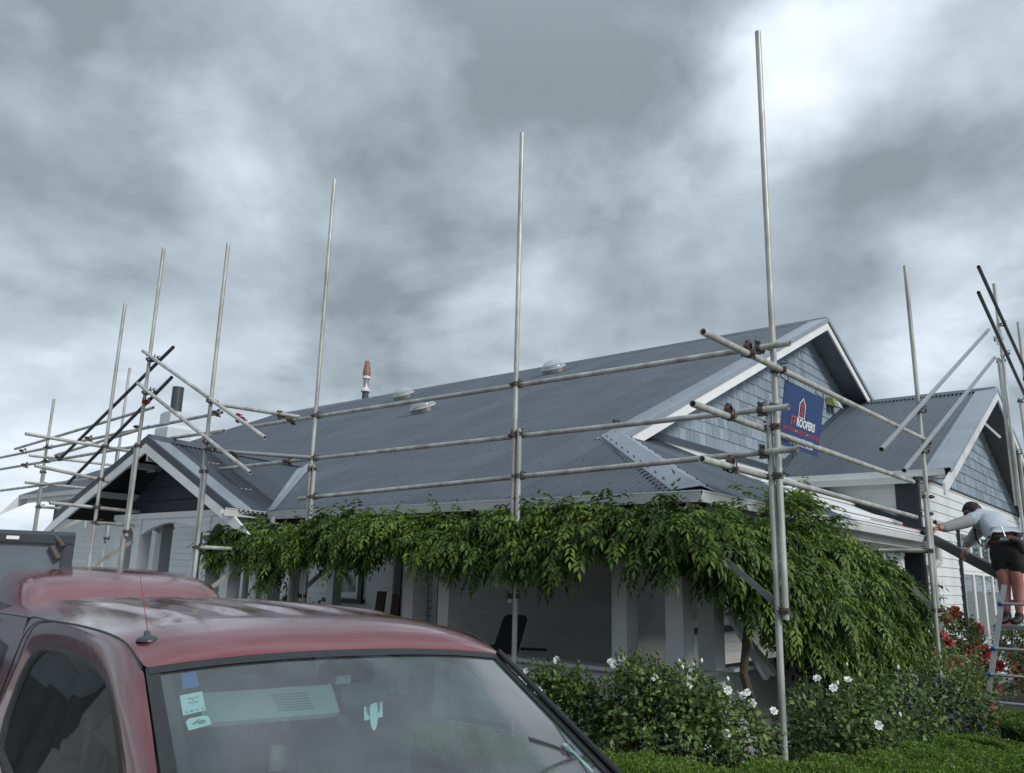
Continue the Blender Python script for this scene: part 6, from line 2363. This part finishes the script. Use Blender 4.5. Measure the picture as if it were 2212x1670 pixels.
for tx, u0, u1, v0, v1 in (('Warrant', .28, .78, .22, .30), ('of', .47, .57, .34, .40), ('Fitness', .32, .74, .44, .52), ('24', .10, .22, .84, .93), ('26', .58, .70, .84, .93), ('27', .83, .95, .84, .93)):
    o_ = letters(tx, u0, u1, v0, v1, 'print', None, mapf=qmap(WQ))
    o_.parent = wf_
o_ = letters('25', .33, .45, .84, .93, 'stickblue', None, mapf=qmap(WQ), bold=.05)
o_.parent = wf_
sv_ = sticker('sticker', [(.270, -.530), (.262, -.520), (.264, -.485), (.272, -.474), (.301, -.474), (.303, -.530)], 'stick')
sv_['label'] = 'white sticker with clipped corners'
SQ = [(.264, -.528), (.266, -.474), (.301, -.474), (.303, -.530)]
mb = MB()
fq = qmap(SQ)
mb.add([fq(.2, .5), fq(.55, .2), fq(.57, .25), fq(.22, .58)], [(0, 1, 2, 3)]).add([fq(.25, .6), fq(.5, .35), fq(.52, .4), fq(.27, .66)], [(0, 1, 2, 3)])
o_ = L2(mb, 'printed_stroke', 'print', sv_)
mb = MB().add([fq(.62 + .2 * math.cos(a), .55 + .2 * math.sin(a)) for a in np.linspace(0, 2 * PI, 15)[:-1]], [tuple(range(14))])
o_ = L2(mb, 'printed_oval', 'visor', sv_)
sticker('sticker', [(.485, .535), (.480, .600), (.60, .60), (.60, .55)], 'stick')['label'] = 'pale registration label at the far lower corner'
# stub of the radio aerial on the front corner of the roof
ab = np.array((-.13, -.548, 1.538))
L2(MB().lathe(ab, [(.034, .0), (.033, .006), (.026, .011), (.012, .016), (.0, .018)], 18), 'aerial_base', 'truckgrey', smooth='all')
L2(MB().prism([ab + (-.03, -.008, .010), ab + (.02, -.008, .010), ab + (-.01, -.008, .022), ab + (-.024, -.008, .028)], (0, .016, 0)), 'aerial_foot', 'truckgrey')
L2(MB().tube(ab + (-.02, 0, .03), ab + (-.22, 0, .20), .0014, 6, r2=.0009), 'aerial_whip', 'redclamp')

# maroon people carrier parked behind the pickup: only its domed roof shows
van = thing('van', 'maroon van with a domed roof parked directly behind the nearer maroon truck', 'van', (-6.30, 3.05, 0))
van.rotation_euler = (0, 0, math.radians(-14.394))
WM[van.name] = Matrix.Identity(4)
VY = lambda t: t
prof = [(-3.4, .35, 1.0), (-3.35, .95, .9), (-3.2, 1.60, .78), (-2.9, 1.70, .76), (-2.0, 1.735, .76), (-1.0, 1.728, .76), (-.5, 1.715, .75), (-.2, 1.690, .74), (.0, 1.655, .73), (.15, 1.615, .72), (.28, 1.565, .71), (.62, 1.36, .73), (1.0, 1.08, .78), (1.12, .98, .82), (1.75, .85, .80), (1.88, .70, .78), (1.92, .35, .76)]
rws = []
for x, zt_, yw in prof:
    hh = max(zt_, .5)
    row = []
    bw = .82
    pts = [(bw * .97, .32), (bw, .6), (bw * .98, min(.92, hh - .03)), (yw * .97 + .02, max(hh - .16, min(.95, hh - .02))), (yw * .90, hh - .055), (yw * .72, hh - .016), (yw * .4, hh + .006), (0, hh + .012)]
    row = [(x, -y, z) for y, z in pts] + [(x, y, z) for y, z in reversed(pts[:-1])]
    rws.append(row)
mb = MB().grid(rws)
mb.f = [f[::-1] for f in mb.f]
mb.add(rws[-1], [tuple(range(len(rws[-1])))])
L2(mb, 'body', 'paint2', van, smooth='all')
L2(MB().grid([[(x + .012, y * .62, z + .015) for y in (-1, -.5, 0, .5, 1)] for x, z in ((.60, 1.385), (.80, 1.25), (.98, 1.10))]), 'windscreen', 'sideglass', van, smooth='all')
for sg_ in (-1, 1):
    for xa, xb in ((-.95, .25), (-1.95, -1.02), (-3.0, -2.02)):
        L2(MB().add([(xa, sg_ * .80, 1.05), (xb, sg_ * .80, 1.05), (xb - .15, sg_ * .765, 1.48), (xa, sg_ * .765, 1.48)], [(0, 1, 2, 3)]), 'side_window', 'sideglass', van)
    for x in (1.2, -2.5):
        L2(MB().tube((x, sg_ * .66, .33), (x, sg_ * .84, .33), .33, 24), 'wheel', 'tyre', van, smooth=True)
    L2(MB().box((1.86, sg_ * .5, .62), (1.93, sg_ * .74, .76)), 'headlight', 'lamp', van)

# dark grey truck cab far left
tk = thing('truck', 'dark grey truck cab at the left edge with reflection toned glass and pale lamp', 'truck', (-8.6, 2.6, 0))
tr0 = np.array((-7.30, 3.05, 0.))
tu = np.array((-.39, -.92, 0))
tn = np.array((.92, -.39, 0))
Z3 = np.array((0, 0, 1.0))


def tb(name, u0, u1, n0, n1, z0, z1, mk, par=None, sm=False):
    mb = MB().obox(tr0 + tu * u0 + tn * n0 + Z3 * z0, tu * (u1 - u0), tn * (n1 - n0), Z3 * (z1 - z0))
    return build(mb, name, mk, par or tk)


M['reflglass'] = milky('painted reflection truck glass', .50, (.26, .31, .36), (.5, .55, .6))  # pale diffuse share stands for the reflection in the glass
mb = MB().prism([tr0 + tn * .03 + Z3 * 1.925, tr0 + tn * .035 + Z3 * 1.99, tr0 + tn * .0 + Z3 * 2.02, tr0 - tn * 1.4 + Z3 * 2.04, tr0 - tn * 1.5 + Z3 * 1.9], tu * 1.95)
build(mb, 'cab_roof', 'truckgrey', tk)
tb('pillar', 0, .075, -.06, .02, .9, 1.925, 'truckgrey')
tb('pillar', 1.875, 1.95, -.06, .02, .9, 1.925, 'truckgrey')
tb('cab_panel', 0, 1.95, -.06, .03, .45, 1.15, 'truckgrey')
tb('cab_side', 0, .05, -1.5, -.06, .45, 1.95, 'truckgrey')
tb('cab_side', 1.90, 1.95, -1.5, -.06, .45, 1.95, 'truckgrey')
tb('window', .075, 1.875, -.02, -.012, 1.15, 1.925, 'reflglass')
tb('cab_back', .05, 1.9, -1.5, -1.45, .45, 1.95, 'interior')
tb('marker_lamp', .40, .49, .034, .045, 1.945, 1.972, 'stick')
ww_ = MB().tube(tr0 + tu * .14 + tn * .02 + Z3 * 1.98, tr0 + tu * .07 + tn * .06 + Z3 * 1.90, .02, 10).tube(tr0 + tu * .16 + tn * .02 + Z3 * 1.90, tr0 + tu * .10 + tn * .03 + Z3 * 1.80, .03, 10)
build(ww_, 'work_lamp', 'coupler', tk, smooth=True)
for u in (.2, 1.7):
    build(MB().tube(tr0 + tu * (u - .1) - tn * .5 + Z3 * .42, tr0 + tu * (u + .12) - tn * .5 + Z3 * .42, .42, 24), 'wheel', 'tyre', tk, smooth=True)
#@@NEXT
